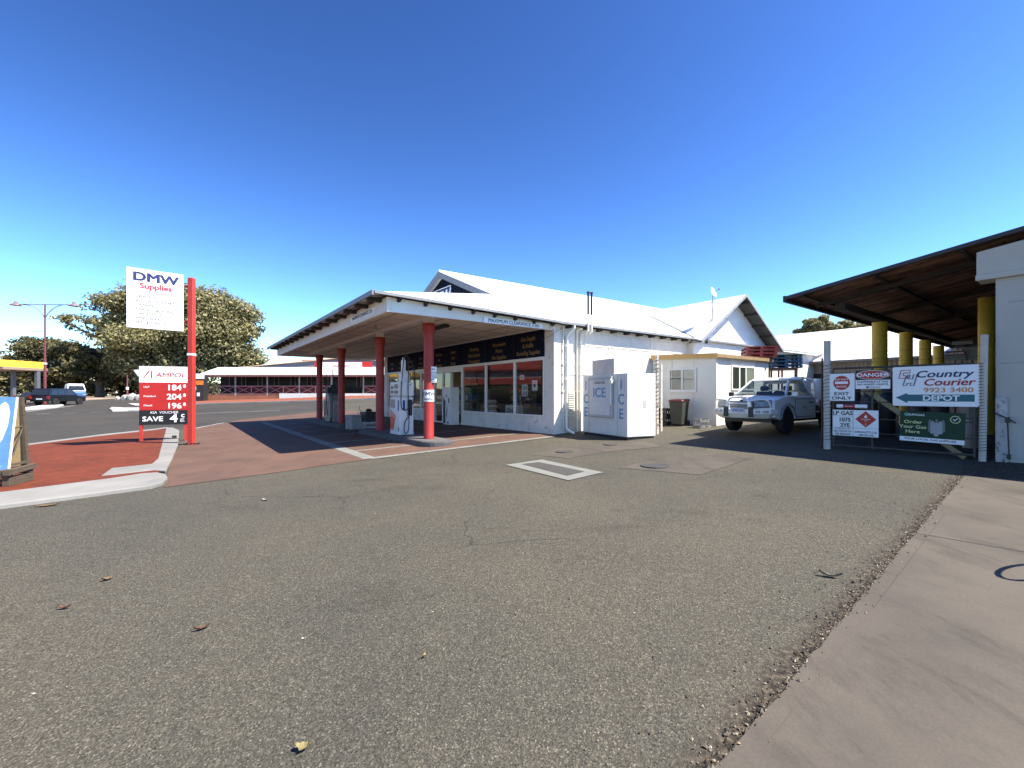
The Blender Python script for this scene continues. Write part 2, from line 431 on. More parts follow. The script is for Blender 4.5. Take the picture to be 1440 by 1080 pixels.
# ================================================================== GROUND
E0, E1 = G(1012, 1076), G(1354.5, 671)
dv = Vector(E1)-Vector(E0)
ASPH = asphalt_mat('yard asphalt', .034, .090, 125, edge=(E0, E1), tint=(1.04, .955, .735))
ROAD = asphalt_mat('street asphalt', .030, .056, 60, patch=True, tint=(1, .93, .80))
CONC = concrete_mat('footpath concrete', (.093, .079, .062), (.067, .057, .046), .85, 60, 40)
PINK = concrete_mat('pink paving', (.120, .068, .047), (.086, .052, .038), .6, 50, 60)
LIGHTC = concrete_mat('pale concrete', (.085, .073, .056), (.060, .052, .041), .8, 60, 10)
KERBC = concrete_mat('kerb concrete', (.23, .22, .20), (.17, .165, .15), .3, 80)
LINEW = concrete_mat('line paint', (.20, .20, .18), (.14, .14, .125), .6, 40)
LINEB = concrete_mat('street line paint', (.36, .35, .32), (.26, .25, .23), .4, 40)
BRICKP = brick_mat('red pavers', (.150, .034, .014), (.115, .027, .012), (.070, .027, .015), 2.4, R(20), .5, .25)
BRICKF = brick_mat('far red pavers', (.26, .085, .052), (.21, .07, .042), (.16, .065, .042), 2.4, R(0), .5, .25)
sheet('ground', [(-900, -60), (900, -60), (900, 1500), (-900, 1500)], 0, ASPH)
# the island and kerbs carry on past the left edge of the picture
def EXT(a, b, m=9.0):
    a = Vector(a); b = Vector(b); return tuple(b+(b-a).normalized()*m)
# street to the left
e = Vector(G(38, 628)); e2 = Vector(G(243, 602)); d = (e2-e).normalized()
road_near = [EXT(G(140, 615), G(38, 628), 14), G(38, 628), G(243, 602)]
pb = [BW(-9.6, 15.3), BW(-6.9, 21.5), BW(-.2, 24), BW(4, 40)]
sheet('road', [(-90, 4)] + road_near + pb + [(-5, 60), (-5, 90), (-120, 160), (-160, 150), (-160, 0)], .004, ROAD)
# pink forecourt paving
pink = [G(230, 686), G(380, 666), G(523, 645.5), BW(-.55, -.62), BW(-.1, -.2), BW(-.02, 15.4), BW(-.2, 24), BW(-6.9, 21.5), BW(-9.6, 15.3), G(262, 619), G(244, 640)]
sheet('forecourt_paving', pink, .008, PINK)
# concrete footpath on the right
dn = dv.normalized(); nrm = Vector((dn.y, -dn.x))
A0 = Vector(E0)-dn*4; A1 = Vector(E1)+dn*.15
rj = random.Random(5); nseg_ = 130
edge_pts = [A0+(A1-A0)*k/nseg_+nrm*(rj.uniform(-.008, .010)+(.014 if rj.random() < .06 else 0)) for k in range(nseg_+1)]
sheet('footpath', edge_pts+[A1+nrm*9, A0+nrm*9], .010, CONC)
JOINT = P('joint grime', (.05, .042, .036), .9)
j0, j1 = Vector(G(1081, 1047)), Vector(G(1228, 858))
for a, b, w, mt in ((j0, j1, .006, P('joint line pale', (.095, .078, .06), .9)), (j1, j1+dn*3.2, .004, JOINT), (Vector(G(1293, 752)), Vector(G(1293, 752))+nrm*9, .016, JOINT)):
    sheet('footpath_joint', strip(a, b, w), .0125, mt)
# grit and leaf litter lying along the broken edge of the asphalt
lm = [P('litter %d' % i, c, .9) for i, c in enumerate([(.05, .04, .03), (.14, .11, .075), (.30, .25, .17), (.09, .05, .025), (.42, .38, .30)])]
bm = bmesh.new(); rl = random.Random(11); Lt = (Vector(A1)-Vector(A0)).length
for k in range(5200):
    t_ = rl.uniform(0, Lt); dens = .5+.5*math.sin(t_*1.7)*math.sin(t_*.63+1)
    if rl.random() > .35+.65*dens: continue
    off = -abs(rl.gauss(0, .055))+rl.uniform(0, .02) if rl.random() < .85 else rl.uniform(-.45, .10)
    p = A0+dn*t_+nrm*off; s_ = rl.uniform(.003, .011)*(1.8 if rl.random() < .05 else 1); a_ = rl.uniform(0, 6.3)
    z_ = g(p.x, p.y)+.006+(.008 if off > -.01 else 0)
    e1 = Vector((math.cos(a_), math.sin(a_), rl.uniform(-.4, .4)))*s_; e2 = Vector((-math.sin(a_), math.cos(a_), rl.uniform(-.4, .4)))*s_*rl.uniform(.3, .9)
    c_ = Vector((p.x, p.y, z_)); top = c_+Vector((0, 0, s_*.7))
    vs_ = [bm.verts.new(q) for q in (c_-e1, c_-e2, c_+e1, c_+e2)]; tv = bm.verts.new(top); mi = rl.choices(range(5), (5, 5, 3, 3, 1))[0]
    for i in range(4): fa = bm.faces.new([vs_[i], vs_[(i+1) % 4], tv]); fa.material_index = mi
for k in range(420):      # specks of leaf and gravel over the yard
    D_ = 2.6+rl.random()**1.3*11; X_ = rl.uniform(-1.1, .9)*D_
    if (Vector((X_, D_))-A0).dot(nrm) > -.1 or X_ < -.45*D_ and D_ > 7: continue
    s_ = rl.uniform(.004, .014); a_ = rl.uniform(0, 6.3); z_ = g(X_, D_)+.004
    e1 = Vector((math.cos(a_), math.sin(a_), 0))*s_; e2 = Vector((-math.sin(a_), math.cos(a_), 0))*s_*rl.uniform(.3, .7); c_ = Vector((X_, D_, z_))
    vs_ = [bm.verts.new(q) for q in (c_-e1, c_-e2, c_+e1, c_+e2)]; tv = bm.verts.new(c_+Vector((0, 0, s_*.5))); mi = rl.choices(range(5), (6, 3, 2, 3, 1))[0]
    for i in range(4): fa = bm.faces.new([vs_[i], vs_[(i+1) % 4], tv]); fa.material_index = mi
me = bpy.data.meshes.new('edge_litter'); bm.to_mesh(me); bm.free()
for q in lm: me.materials.append(q)
o = bpy.data.objects.new('edge_litter', me); COL.objects.link(o); o['kind'] = 'stuff'; o['label'] = 'grit and leaf litter along the broken asphalt edge'; o['category'] = 'litter'
# painted perimeter and bay lines of the forecourt
sheet('line_marking', strip(BW(-6.2, -.45), BW(-6.2, 17.5), .30), .012, LINEW)
sheet('line_marking', strip(BW(-6.2, -.45), BW(-.4, -.45), .26), .0125, LINEW)
for uu in (1.15, 3.7, 6.3, 8.8, 11.6, 14.4, 17.2):
    sheet('line_marking', strip(BW(-6.05, uu), BW(-.6, uu), .14), .0122, LINEW)
# concrete patches, covers
sheet('concrete_patch', [G(747, 640), G(800, 627), G(905, 621), G(935, 628), G(850, 636), G(800, 645)], .006, LIGHTC)
sheet('concrete_patch', [G(868, 658), G(975, 636), G(1062, 643), G(985, 668)], .006, LIGHTC)
def cover(pts_out, pts_in, lab):
    t = thing('pit_cover', lab, 'pit cover', (0, 0, 0))
    o = sheet('frame', [G(*p) for p in pts_out], .012, P('pit frame paint', (.20, .20, .175), .8, var=.1), None, t)
    i = sheet('lid', [G(*p) for p in pts_in], .017, P('pit lid concrete', (.065, .060, .052), .9, var=.2, scale=20, bump=.3), None, t)
cover([(711, 654.4), (762, 646.8), (848, 665), (799.4, 676.3)], [(733.5, 653.5), (757.8, 650.8), (822, 664), (797.7, 670.0)], 'rectangular service pit lid with broad pale painted frame set in the asphalt')
for (px, py, r, lab) in ((794, 635.7, .22, 'small round iron cover in the pale concrete patch, nearer the shop pillar'), (858.5, 625.6, .2, 'small round iron cover just in front of the ice freezer'), (921, 655.8, .27, 'round iron cover on the right hand concrete patch')):
    c = G(px, py)
    m = MB(); m.use(P('iron cover', (.07, .065, .06), .7, .3, var=.3, scale=20))
    m.lathe([(0, .0), (r, .0), (r, .013), (r*.92, .016), (r*.9, .012), (r*.3, .014), (0, .014)], n=24)
    o = m.build('manhole_cover', None); o.location = gz(c, .003); tag(o, lab, 'manhole cover')
# kerbs and brick island on the left
kerb_near = [EXT(G(100, 684.5), G(0, 698)), G(0, 698), G(100, 684.5), G(200, 670), G(222, 668.5), G(233, 671), G(236, 676), G(230, 682), G(213, 687.5), G(143, 697), G(0, 716), EXT(G(143, 697), G(0, 716))]
slab('kerb', kerb_near, .07, KERBC)
brickpts = [EXT(G(100, 684.5), G(0, 698)), G(0, 698), G(100, 684.5), G(200, 670), G(222, 668.5), G(238, 640), G(246, 607), G(243, 602.5), G(140, 615), G(38, 628.5), EXT(G(140, 615), G(38, 628.5), 14)]
slab('brick_island', brickpts, .055, BRICKP, bevel=0)
slab('kerb', [G(142, 673), G(157, 662), G(213, 656), G(222, 648), G(234, 603.2), G(243, 602.8), G(252, 607), G(250.5, 627), G(242, 648), G(233, 666), G(215, 665)], .066, KERBC)
slab('kerb', [EXT(G(140, 615), G(38, 628.5), 14), G(38, 628.5), G(140, 615), G(236, 603.5), G(236, 602.0), G(140, 613.0), G(38, 626.5), EXT(G(140, 613), G(38, 626.5), 14)], .06, KERBC, bevel=0)
# street furniture islands and markings across the road
ISL = concrete_mat('island concrete', (.48, .46, .41), (.38, .36, .32), .2, 30)
slab('traffic_island', [G(32, 575), G(60, 571), G(86, 569.5), G(90, 571), G(80, 573.5), G(55, 576), G(36, 577.5)], .12, ISL)
slab('traffic_island', [G(154, 576), G(158, 574), G(176, 575), G(262, 573.6), G(262, 578), G(180, 578.6), G(158, 579)], .12, ISL)
slab('traffic_island', [G(180, 568.8), G(215, 569), G(215, 572.5), G(190, 571.5)], .12, ISL)
for (a, b, w) in (((29, 580.5), (104, 570.5), .15), ((51, 582.4), (70, 581.8), .14), ((90, 581.3), (108, 580.6), .14), ((126, 580.0), (148, 579.5), .14), ((267, 604), (315, 594.5), .14), ((273, 582), (395, 577), .12), ((110, 564.5), (150, 560.3), .15), ((104, 561.5), (130, 557.5), .3)):
    sheet('line_marking', strip(G(*a), G(*b), w), .010, LINEB)
FARWALK = BRICKF
slab('far_footpath', [(-37.8-20*0, 47.6), (-13, 46.8), (-5, 47), (-5, 53.5), (-38, 53.5)], .12, FARWALK, bevel=0)
slab('far_kerb', [(-37.8, 47.3), (-13, 46.5), (-5, 46.7), (-5, 47.0), (-13, 46.8), (-37.8, 47.6)], .14, KERBC, bevel=0)
slab('far_footpath', [G(104, 559.6), G(146, 556.6), G(120, 555.9), G(96, 556.2)], .05, BRICKF, bevel=0)
slab('far_footpath', [(-75, 54), (-56, 56), (-58, 80), (-95, 80), (-95, 54)], .12, concrete_mat('far paving', (.34, .25, .19), (.28, .19, .14), .2), bevel=0)
# dry grass plot and background strip beyond the street
DRY = concrete_mat('verge', (.20, .17, .10), (.10, .10, .045), .5, 12)
sheet('verge', [(-300, 96), (300, 96), (300, 1200), (-300, 1200)], .012, DRY)

exec_parts = []
# ================================================================== SHOP BUILDING  (local x = away from the shopfront, y = along it)
def frontM(x, y=0, z=0):
    """text plane -> shopfront plane (read from local -x)"""
    return Matrix(((0, 1, 0, x), (-1, 0, 0, y), (0, 0, 1, z), (0, 0, 0, 1)))
SH = thing('shop_building', 'white fuel station shop with long canopy, navy fascia, gable roofs and big front windows', 'shop', (SX, SY, 0), RZ)
SLOPE = .412; EZ = 3.645; EU = -.3; RU = 7.6
m = MB()
m.box(0, 0, -.15, .30, .48, 3.62)                      # right pillar
m.box(.30, 0, -.15, 20, .2, 3.60)                      # side wall
m.box(0, .48, -.15, .18, 6.0, .555)                    # stall riser
m.box(0, 8.75, -.15, .18, 14.75, .56)
m.box(.05, .48, 2.55, .2, 14.75, 3.60)                 # header behind the fascia
m.box(-.06, 14.78, -.15, .3, 15.25, 3.60)              # left pillar
m.box(.3, 15.0, -.15, 20, 15.2, 3.6)
m.box(19.8, .2, -.15, 20, 15.0, 3.6)
m.build('wall', WHITE_OLD, SH, bevel=.012)
# frieze panels high on the side wall, with cover strips
m = MB()
for k in range(9):
    m.box(1.45+k*1.18, -.018, 2.98, 2.60+k*1.18, -.001, 3.40)
m.build('frieze_panel', P('frieze cream', (.76, .68, .55), .7, var=.08), SH)
m = MB()
for k in range(10): m.box(1.40+k*1.18, -.03, 2.94, 1.45+k*1.18, -.001, 3.46)
m.box(.35, -.026, 1.98, 8.0, -.001, 1.995); m.box(.3, -.03, 3.46, 9, -.001, 3.50)
m.build('cover_strip', CREAM, SH)
# shop interior shell
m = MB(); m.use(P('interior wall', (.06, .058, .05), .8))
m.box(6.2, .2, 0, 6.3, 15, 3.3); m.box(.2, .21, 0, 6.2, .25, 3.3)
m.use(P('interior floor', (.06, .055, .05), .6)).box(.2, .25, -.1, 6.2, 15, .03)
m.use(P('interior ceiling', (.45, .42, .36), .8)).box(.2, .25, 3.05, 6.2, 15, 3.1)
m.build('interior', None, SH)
for yy in (2.5, 7.6, 11.5):
    m = MB(); m.box(2.2, yy-.6, 2.99, 2.36, yy+.6, 3.04)
    m.build('ceiling_light', P('tube light', (.9, .8, .6), .5, emit=((1.0, .66, .32), 4.0)), SH)
# fascia
m = MB()
m.box(-.05, .48, 2.58, .05, 6.05, 3.49); m.box(-.05, 6.10, 2.58, .05, 8.95, 3.49); m.box(-.05, 9.0, 2.58, .05, 14.78, 3.49)
fs = m.build('fascia_sign', NAVY, SH, bevel=.006)
m = MB(); m.use(GOLD); m.M = frontM(-.055)
def lines(m, txts, size, yc, ztop, dz, sx=.95, shear=.12, bold=.012, fmt='C'):
    for i, t in enumerate(txts): m.text(t, size, -yc, ztop-i*dz, 0, fmt, bold, sx, shear)
lines(m, ['Gas Supply', '& Refills', 'Rural/Ag Supplies'], .21, 1.32, 3.18, .245, .9)
lines(m, ['Houseware', 'Plants', 'Pet Supplies'], .21, 3.12, 3.14, .245, .95)
lines(m, ['Plumbing', 'Reticulation', 'Pneumatics'], .21, 4.95, 3.10, .245, .95)
lines(m, ['Safety', 'and', 'Boots'], .20, 6.75, 3.12, .245, .95)
lines(m, ['Workwear', 'and', 'Raincoats'], .20, 8.15, 3.10, .245, .8)
lines(m, ['Auto', 'Parts', 'Batteries'], .20, 10.15, 3.08, .245, .9)
lines(m, ['Hardware', 'Paints'], .20, 11.5, 2.98, .27, .95)
lines(m, ['Camping', 'Boating'], .20, 12.75, 2.98, .27, .95)
lines(m, ['Fishing', 'Tackle'], .20, 14.0, 2.98, .27, .95)
m.build('lettering', None, fs)
for yy in (2.15, 4.1, 7.45, 8.9, 9.5, 10.85, 12.15, 13.4): m = MB(); m.box(-.056, yy, 2.60, -.049, yy+.02, 3.47); m.build('panel_joint', BLACKP, fs)
m = MB()
m.box(-.10, .30, 3.49, .0, 14.9, 3.54); m.box(-.035, .48, 2.52, .05, 6.0, 2.58); m.box(-.035, 8.75, 2.52, .05, 14.78, 2.58); m.box(-.03, 6.0, 2.36, .06, 8.75, 2.58)
m.build('trim', WMETAL, SH, bevel=.005)
# windows
def window(y0, y1, z0, z1, par=SH, fw=.05, x=.0, front=True, mull=None, fm=WMETAL):
    m = MB()
    T = (lambda a, b, c, d, e, f: m.box(a, b, c, d, e, f))
    m.box(x-.03, y0, z0, x+.06, y0+fw, z1); m.box(x-.03, y1-fw, z0, x+.06, y1, z1)
    m.box(x-.028, y0+fw, z0, x+.06, y1-fw, z0+fw); m.box(x-.028, y0+fw, z1-fw, x+.06, y1-fw, z1)
    if mull is not None: m.box(x-.026, mull-.025, z0+fw, x+.05, mull+.025, z1-fw)
    w = m.build('window', fm, par)
    m = MB(); m.poly([(x+.015, y0+fw-.005, z0+fw-.005), (x+.015, y1-fw+.005, z0+fw-.005), (x+.015, y1-fw+.005, z1-fw+.005), (x+.015, y0+fw-.005, z1-fw+.005)]); m.build('pane', WINDOWG, w)
    return w
window(.49, 2.17, .56, 2.52); window(2.17, 4.12, .56, 2.52); window(4.12, 6.0, .56, 2.52)
for a, b in ((8.75, 10.2), (10.2, 11.7), (11.7, 13.2), (13.2, 14.75)): window(a, b, .56, 2.52)
# doorway
m = MB()
for yy in (6.0, 7.02, 7.78, 8.65): m.box(-.02, yy, 0, .10, yy+.10, 2.36)
m.box(-.02, 6.1, 2.30, .10, 8.65, 2.36); m.box(-.04, 6.0, -.05, .12, 8.75, .05)
dr = m.build('door', WMETAL, SH, bevel=.004)
for a, b in ((7.88, 8.65), (7.12, 7.78)): m = MB(); m.poly([(.035, a, .06), (.035, b, .06), (.035, b, 2.30), (.035, a, 2.30)]); m.build('pane', WINDOWG, dr)
m = MB(); m.box(-.03, 7.17, .95, -.01, 7.21, 1.25); m.tube([(-.06, 7.86, .9), (-.06, 7.86, 1.3)], .015); m.build('handle', STEEL, dr)
# main roof with a real thickness
def roof_quads(m, quads, t=.05):
    for q in quads:
        a = [Vector(p) for p in q]
        top = a; bot = [p - Vector((0, 0, t)) for p in a]
        T_ = [m.v(p) for p in top]; B_ = [m.v(p) for p in bot]
        m.f(T_); m.f(list(reversed(B_)))
        n = len(a)
        for i in range(n): m.f([T_[i], B_[i], B_[(i+1) % n], T_[(i+1) % n]])
zr = EZ + SLOPE*(RU-EU)
m = MB(); X0 = -.32; X1 = 20.3
roof_quads(m, [[(X0+.32, EU, EZ), (X1, EU, EZ), (X1, RU, zr), (X0, RU, zr), (X0, 3.4, EZ+SLOPE*3.7), (X0+.32, 3.0, EZ+SLOPE*3.3)],
               [(X0, RU, zr), (X1, RU, zr), (X1, 2*RU-EU, EZ), (X0+.32, 2*RU-EU, EZ), (X0, 2*RU-3.4, EZ+SLOPE*3.7)]], .045)
m.build('main_roof', ROOFW, SH)
m = MB()
m.tube([(X0-.02, RU, zr+.03), (X1, RU, zr+.03)], .07, 6); m.build('ridge_cap', WMETAL, SH)
m = MB()     # barge boards of the front gable
for s in (1, -1):
    ye = RU - s*(RU-3.0)
    y0, z0 = ye, zr-SLOPE*abs(RU-ye)
    m.hexa([(X0-.04, ye, z0-.24), (X0, ye, z0-.24), (X0, RU, zr-.24), (X0-.04, RU, zr-.24), (X0-.04, ye, z0+.03), (X0, ye, z0+.03), (X0, RU, zr+.03), (X0-.04, RU, zr+.03)])
m.build('barge_board', P('pale barge', (.22, .24, .27), .6), SH)
m = MB(); zg = 4.6
m.prism([(2.2, EZ+SLOPE*2.5-.05), (RU, zr-.05), (13.0, EZ+SLOPE*2.5-.05)], 'x', .0, .08)
for k in range(18): m.box(-.012, 2.7+k*.55, 4.6, .0, 2.72+k*.55, min(zr-.12, EZ+SLOPE*(min(2.7+k*.55, 2*RU-2.7-k*.55)+.3)-.1))
gb = m.build('gable', NAVY, SH)
m = MB(); m.use(SIGNWHITE).box(-.05, 7.0, 5.2, -.015, 9.1, 6.24); m.use(NAVYTXT).box(-.056, 7.05, 5.25, -.051, 9.05, 6.19)
m.M = frontM(-.060); m.use(SIGNWHITE).text('DMW', .90, -8.05, 5.46, 0, 'C', .035, .90, .12)
m.build('gable_sign', None, gb)
m = MB(); m.M = frontM(-.03); m.use(P('red swoosh', (.4, .06, .04), .5)).text('Supplies', .42, -5.2, 5.02, 0, 'C', .016, 1.0, .15); m.build('lettering', None, gb)

# canopy
CW = 6.0; CU0 = -.15; CU1 = 16.9; CZ = 3.86
m = MB()
hipR = (X0+.0, 3.4, EZ+SLOPE*3.7-.02); hipL = (X0, 2*RU-3.4, EZ+SLOPE*3.7-.02)
roof_quads(m, [[(-CW, CU0, CZ), (0, EU, EZ-.0), (0, 3.0, EZ+SLOPE*3.3), hipR], [(-CW, CU0, CZ), hipR, hipL, (-CW, CU1, CZ)], [(-CW, CU1, CZ), hipL, (0, 2*RU-3.0, EZ+SLOPE*3.3), (0, 2*RU-EU, EZ)]], .035)
m.build('canopy_roof', ROOFW, SH)
m = MB()
m.box(-CW-.06, CU0-.02, CZ-.09, -CW-.005, CU1+.02, CZ+.03)
m.hexa([(-CW, CU0-.05, CZ-.05), (-CW, CU0-.002, CZ-.05), (0, EU-.002, EZ-.05), (0, EU-.05, EZ-.05), (-CW, CU0-.05, CZ+.02), (-CW, CU0-.002, CZ+.02), (0, EU-.002, EZ+.02), (0, EU-.05, EZ+.02)])
m.box(0, EU-.05, EZ-.06, 20.3, EU-.002, EZ+.015)
m.build('gutter', P('gutter grey', (.24, .25, .26), .5), SH)
SOFZ = lambda w: 3.52 + (3.74-3.52)*w/5.5
m = MB()
m.hexa([(0, .1, SOFZ(0)), (0, 16.4, SOFZ(0)), (-5.5, 16.4, SOFZ(5.5)), (-5.5, .1, SOFZ(5.5)), (0, .1, SOFZ(0)+.03), (0, 16.4, SOFZ(0)+.03), (-5.5, 16.4, SOFZ(5.5)+.03), (-5.5, .1, SOFZ(5.5)+.03)])
m.build('soffit', P('soffit paint', (.70, .60, .48), .7, var=.06, scale=1.2), SH)
m = MB()
for w in (1.1, 2.2, 3.3, 4.7): m.box(-w-.025, .16, SOFZ(w)-.016, -w+.025, 16.35, SOFZ(w)-.002)
for k in range(14):
    y = 1.3+k*1.2
    m.hexa([(-.02, y-.02, SOFZ(0)-.012), (-.02, y+.02, SOFZ(0)-.012), (-5.5, y+.02, SOFZ(5.5)-.012), (-5.5, y-.02, SOFZ(5.5)-.012), (-.02, y-.02, SOFZ(0)-.001), (-.02, y+.02, SOFZ(0)-.001), (-5.5, y+.02, SOFZ(5.5)-.001), (-5.5, y-.02, SOFZ(5.5)-.001)])
m.build('soffit_batten', P('batten paint', (.52, .47, .41), .7), SH)
BW_ = P('beam paint', (.70, .68, .62), .65, var=.07, scale=2, col2=(.42, .36, .28), thr=.64)
m = MB()
m.box(-5.62, .0, 3.42, -5.50, 16.5, 3.80)                       # front beam
m.hexa([(-5.50, .0, 3.42), (-5.50, .1, 3.42), (-.02, .1, 3.40), (-.02, .0, 3.40), (-5.50, .0, 3.80), (-5.50, .1, 3.80), (-.02, .1, 3.60), (-.02, .0, 3.60)])
m.box(-5.50, 16.4, 3.42, -.02, 16.5, 3.72)
m.box(-3.98, .1, 3.57, -3.80, 16.4, 3.74)                       # beam over the columns
m.build('beam', BW_, SH, bevel=.008)
DR = P('dark rafter', (.05, .042, .038), .8)
for k in range(16): m = MB(); m.box(-5.98, .35+k*1.05, 3.72, -5.62, .50+k*1.05, 3.825); m.build('rafter_tail', DR, SH)
for k in range(8):
    x = -5.35+k*.74; zz = CZ-.05-(5.95+x)*.0358
    m = MB(); m.hexa([(x, -.03, zz-.10), (x+.08, -.03, zz-.10), (x+.08, -.005, zz-.10), (x, -.005, zz-.10), (x, -.21, zz-.006), (x+.08, -.21, zz-.006), (x+.08, -.005, zz-.006), (x, -.005, zz-.006)]); m.build('rafter_tail', DR, SH)
for k in range(12): m = MB(); m.box(.5+k*.72, -.28, 3.50, .57+k*.72, -.005, 3.592); m.build('rafter_tail', DR, SH)
m = MB(); m.use(SIGNWHITE).box(-2.72, -.034, 3.405, -.50, -.020, 3.57)
m.use(SIGNBLACK).text('MAXIMUM CLEARANCE 3.3m', .155, -1.61, 3.435, -.036, 'C', .012, .97)
o = m.build('clearance_sign', None, SH); o.rotation_euler = (0, R(.0), 0); o['label'] = 'clearance sign on the right hand canopy beam'
m = MB(); m.use(SIGNWHITE).box(-5.635, .9, 3.52, -5.622, 3.0, 3.665); m.M = frontM(-5.64)
m.use(SIGNBLACK).text('MAXIMUM CLEARANCE 3.3m', .145, -1.95, 3.55, 0, 'C', .012, .97)
o = m.build('clearance_sign', None, SH); o['label'] = 'clearance sign on the front canopy beam'
COLU = (1.1, 5.2, 10.2, 14.3)
for i, cu in enumerate(COLU):
    m = MB(); c = (-3.93, cu, 0)
    m.lathe([(.158, -.05), (.158, .04), (.150, .06), (.150, 3.06), (.156, 3.10), (.185, 3.22), (.190, 3.25), (.190, 3.38), (.18, 3.40)], c, 24)
    cl = m.build('column', REDP, SH, smooth=True)
    m = MB(); m.box(-4.04, cu-.11, 3.40, -3.82, cu+.11, 3.57); m.build('packer', CREAM, cl)
    if i == 0:
        m = MB(); m.use(SIGNWHITE)
        m.lathe([(.1515, 1.10), (.154, 1.10), (.154, 1.44), (.1515, 1.44)], (0, 0, 0), 24)
        m.use(SIGNBLACK); m.text('DMW', .155, 0, 1.27, 0, 'C', .024, 1.15, 0, wrap=.1565)
        m.text('Supplies', .10, 0, 1.15, 0, 'C', .012, 1.0, 0, wrap=.1565)
        o = m.build('wrap_sign', None, cl); o.location = c; o.rotation_euler = (0, 0, R(-28)); o['label'] = 'white band lettered round the column'
        m = MB(); m.use(SIGNWHITE).box(-.11, -.004, 1.66, .11, .0, 2.12); m.use(SIGNBLACK)
        for t, zz, s_ in (('NO', 2.02, .085), ('PARKING', 1.93, .05), ('IN FRONT', 1.86, .045), ('OF PUMPS', 1.80, .045), ('KEEP', 1.74, .045), ('CLEAR', 1.68, .045)):
            m.text(t, s_, 0, zz, -.006, 'C', .016, 1.0)
        o = m.build('notice', None, cl); o.location = (-3.93+.05, cu-.165, 0); o.rotation_euler = (0, 0, R(-25)); o['label'] = 'white notice on the column'
# fluorescent and camera under the canopy
m = MB(); m.box(-2.9, 2.1, 3.52, -2.7, 3.4, 3.60); m.build('light_fitting', BLACKP, SH, bevel=.01)
m = MB(); m.cyl((-.18, -.06, 3.50), (-.18, -.20, 3.45), .035); m.box(-.20, -.06, 3.46, -.16, -.004, 3.54); m.build('security_camera', WMETAL, SH)
m = MB(); m.lathe([(0, 3.36), (.05, 3.37), (.06, 3.45), (.03, 3.56), (0, 3.57)], (-4.8, 3.2, 0), 12); m.build('lamp', STEEL, SH, smooth=True)

# side wall fittings: downpipe, conduits, louvre vent, flues
m = MB()
m.tube([(.62, -.30, 3.60), (.62, -.30, 3.50), (.50, -.07, 3.25), (.48, -.07, .28), (.50, -.10, .14), (.56, -.36, .03)], .048, 10)
for zz in (.6, 1.8, 2.9): m.box(.42, -.125, zz, .54, -.001, zz+.03)
m.build('downpipe', WHITE, SH, smooth=True)
for xs, top in ((.98, 3.45), (1.14, 3.30), (.36, 3.55)):
    m = MB(); r = .036 if xs > .5 else .018
    pts = [(xs, -.05, .02), (xs, -.05, top)]
    if xs > .5: pts += [(xs, -.09, top+.05), (xs+.18, -.13, top+.08)]
    m.tube(pts, r, 8)
    for zz in (.5, 1.4, 2.3): m.box(xs-.05, -.055, zz, xs+.05, -.001, zz+.025)
    m.build('conduit', CREAM, SH, smooth=True)
m = MB()
m.box(.60, -.03, .10, .90, -.001, 1.42)
for k in range(17): m.hexa([(.62, -.055, .13+k*.075), (.88, -.055, .13+k*.075), (.88, -.028, .17+k*.075), (.62, -.028, .17+k*.075), (.62, -.055, .145+k*.075), (.88, -.055, .145+k*.075), (.88, -.028, .185+k*.075), (.62, -.028, .185+k*.075)])
m.build('louvre_vent', P('vent cream', (.55, .53, .44), .6), SH)
for xs in (1.16, 1.32):
    m = MB(); m.use(WHITE); m.tube([(xs, -.30, 3.35), (xs, -.40, 3.42), (xs, -.40, 3.98)], .038, 10)
    m.use(BLACKP); m.cyl((xs, -.40, 3.98), (xs, -.40, 4.68), .036); m.cyl((xs, -.40, 4.68), (xs, -.40, 4.74), .055, .055)
    m.build('flue_pipe', None, SH, smooth=True)
m = MB(); m.use(STEEL); m.cyl((.3, -.2, 3.7), (.3, -.2, 4.12), .010); m.cyl((.3, -.2, 4.12), (.3, -.2, 4.17), .022); m.build('vent_rod', None, SH)
m = MB(); m.tube([(-.5, .02, 3.05), (-.1, -.03, 3.25), (.1, -.03, 3.38), (.34, -.04, 3.5)], .006, 5); m.build('cable', BLACKP, SH)

# cross wing
WV0, WVR, WV1 = 7.19, 10.7, 14.26; WZE, WZR = 3.5, 5.8; WU = -.8
m = MB()
m.prism([(7.45, -.15), (7.45, WZE+.1), (WVR, WZR-.12), (13.95, WZE+.1), (13.95, -.15)], 'y', -.2, -.002)
m.build('wing_wall', WHITE, SH)
m = MB()
def wing_plane(va, za, vb, zb, clip):
    return [(va, WU, za), (vb, WU, zb), (vb, clip[1], zb), (va, clip[0], za)]
# left slope ends on the valley line with the main roof
uv = lambda z: EU + (z-EZ)/SLOPE
roof_quads(m, [[(WV0, WU, WZE), (WVR, WU, WZR), (WVR, uv(WZR)+.05, WZR), (WV0+.22, EU, EZ), ], [(WVR, WU, WZR), (WV1, WU, WZE), (WV1, 9, WZE), (WVR, 9, WZR)]], .045)
m.build('wing_roof', ROOFW_Y, SH)
m = MB()
for a, b, za, zb in ((WV0-.02, WVR, WZE, WZR), (WV1+.02, WVR, WZE, WZR)):
    m.hexa([(a, WU-.03, za-.11), (b, WU-.03, zb-.11), (b, WU, zb-.11), (a, WU, za-.11), (a, WU-.03, za+.02), (b, WU-.03, zb+.02), (b, WU, zb+.02), (a, WU, za+.02)])
m.build('wing_barge', P('wing barge', (.30, .31, .32), .6), SH)
m = MB()
for a, za in ((WV0, WZE), (WV1, WZE)):
    m.hexa([(a, WU, za-.075), (WVR, WU, WZR-.075), (WVR, -.2, WZR-.075), (a, -.2, za-.075), (a, WU, za-.055), (WVR, WU, WZR-.055), (WVR, -.2, WZR-.055), (a, -.2, za-.055)])
m.build('wing_soffit', P('dark eave lining', (.09, .10, .09), .8), SH)
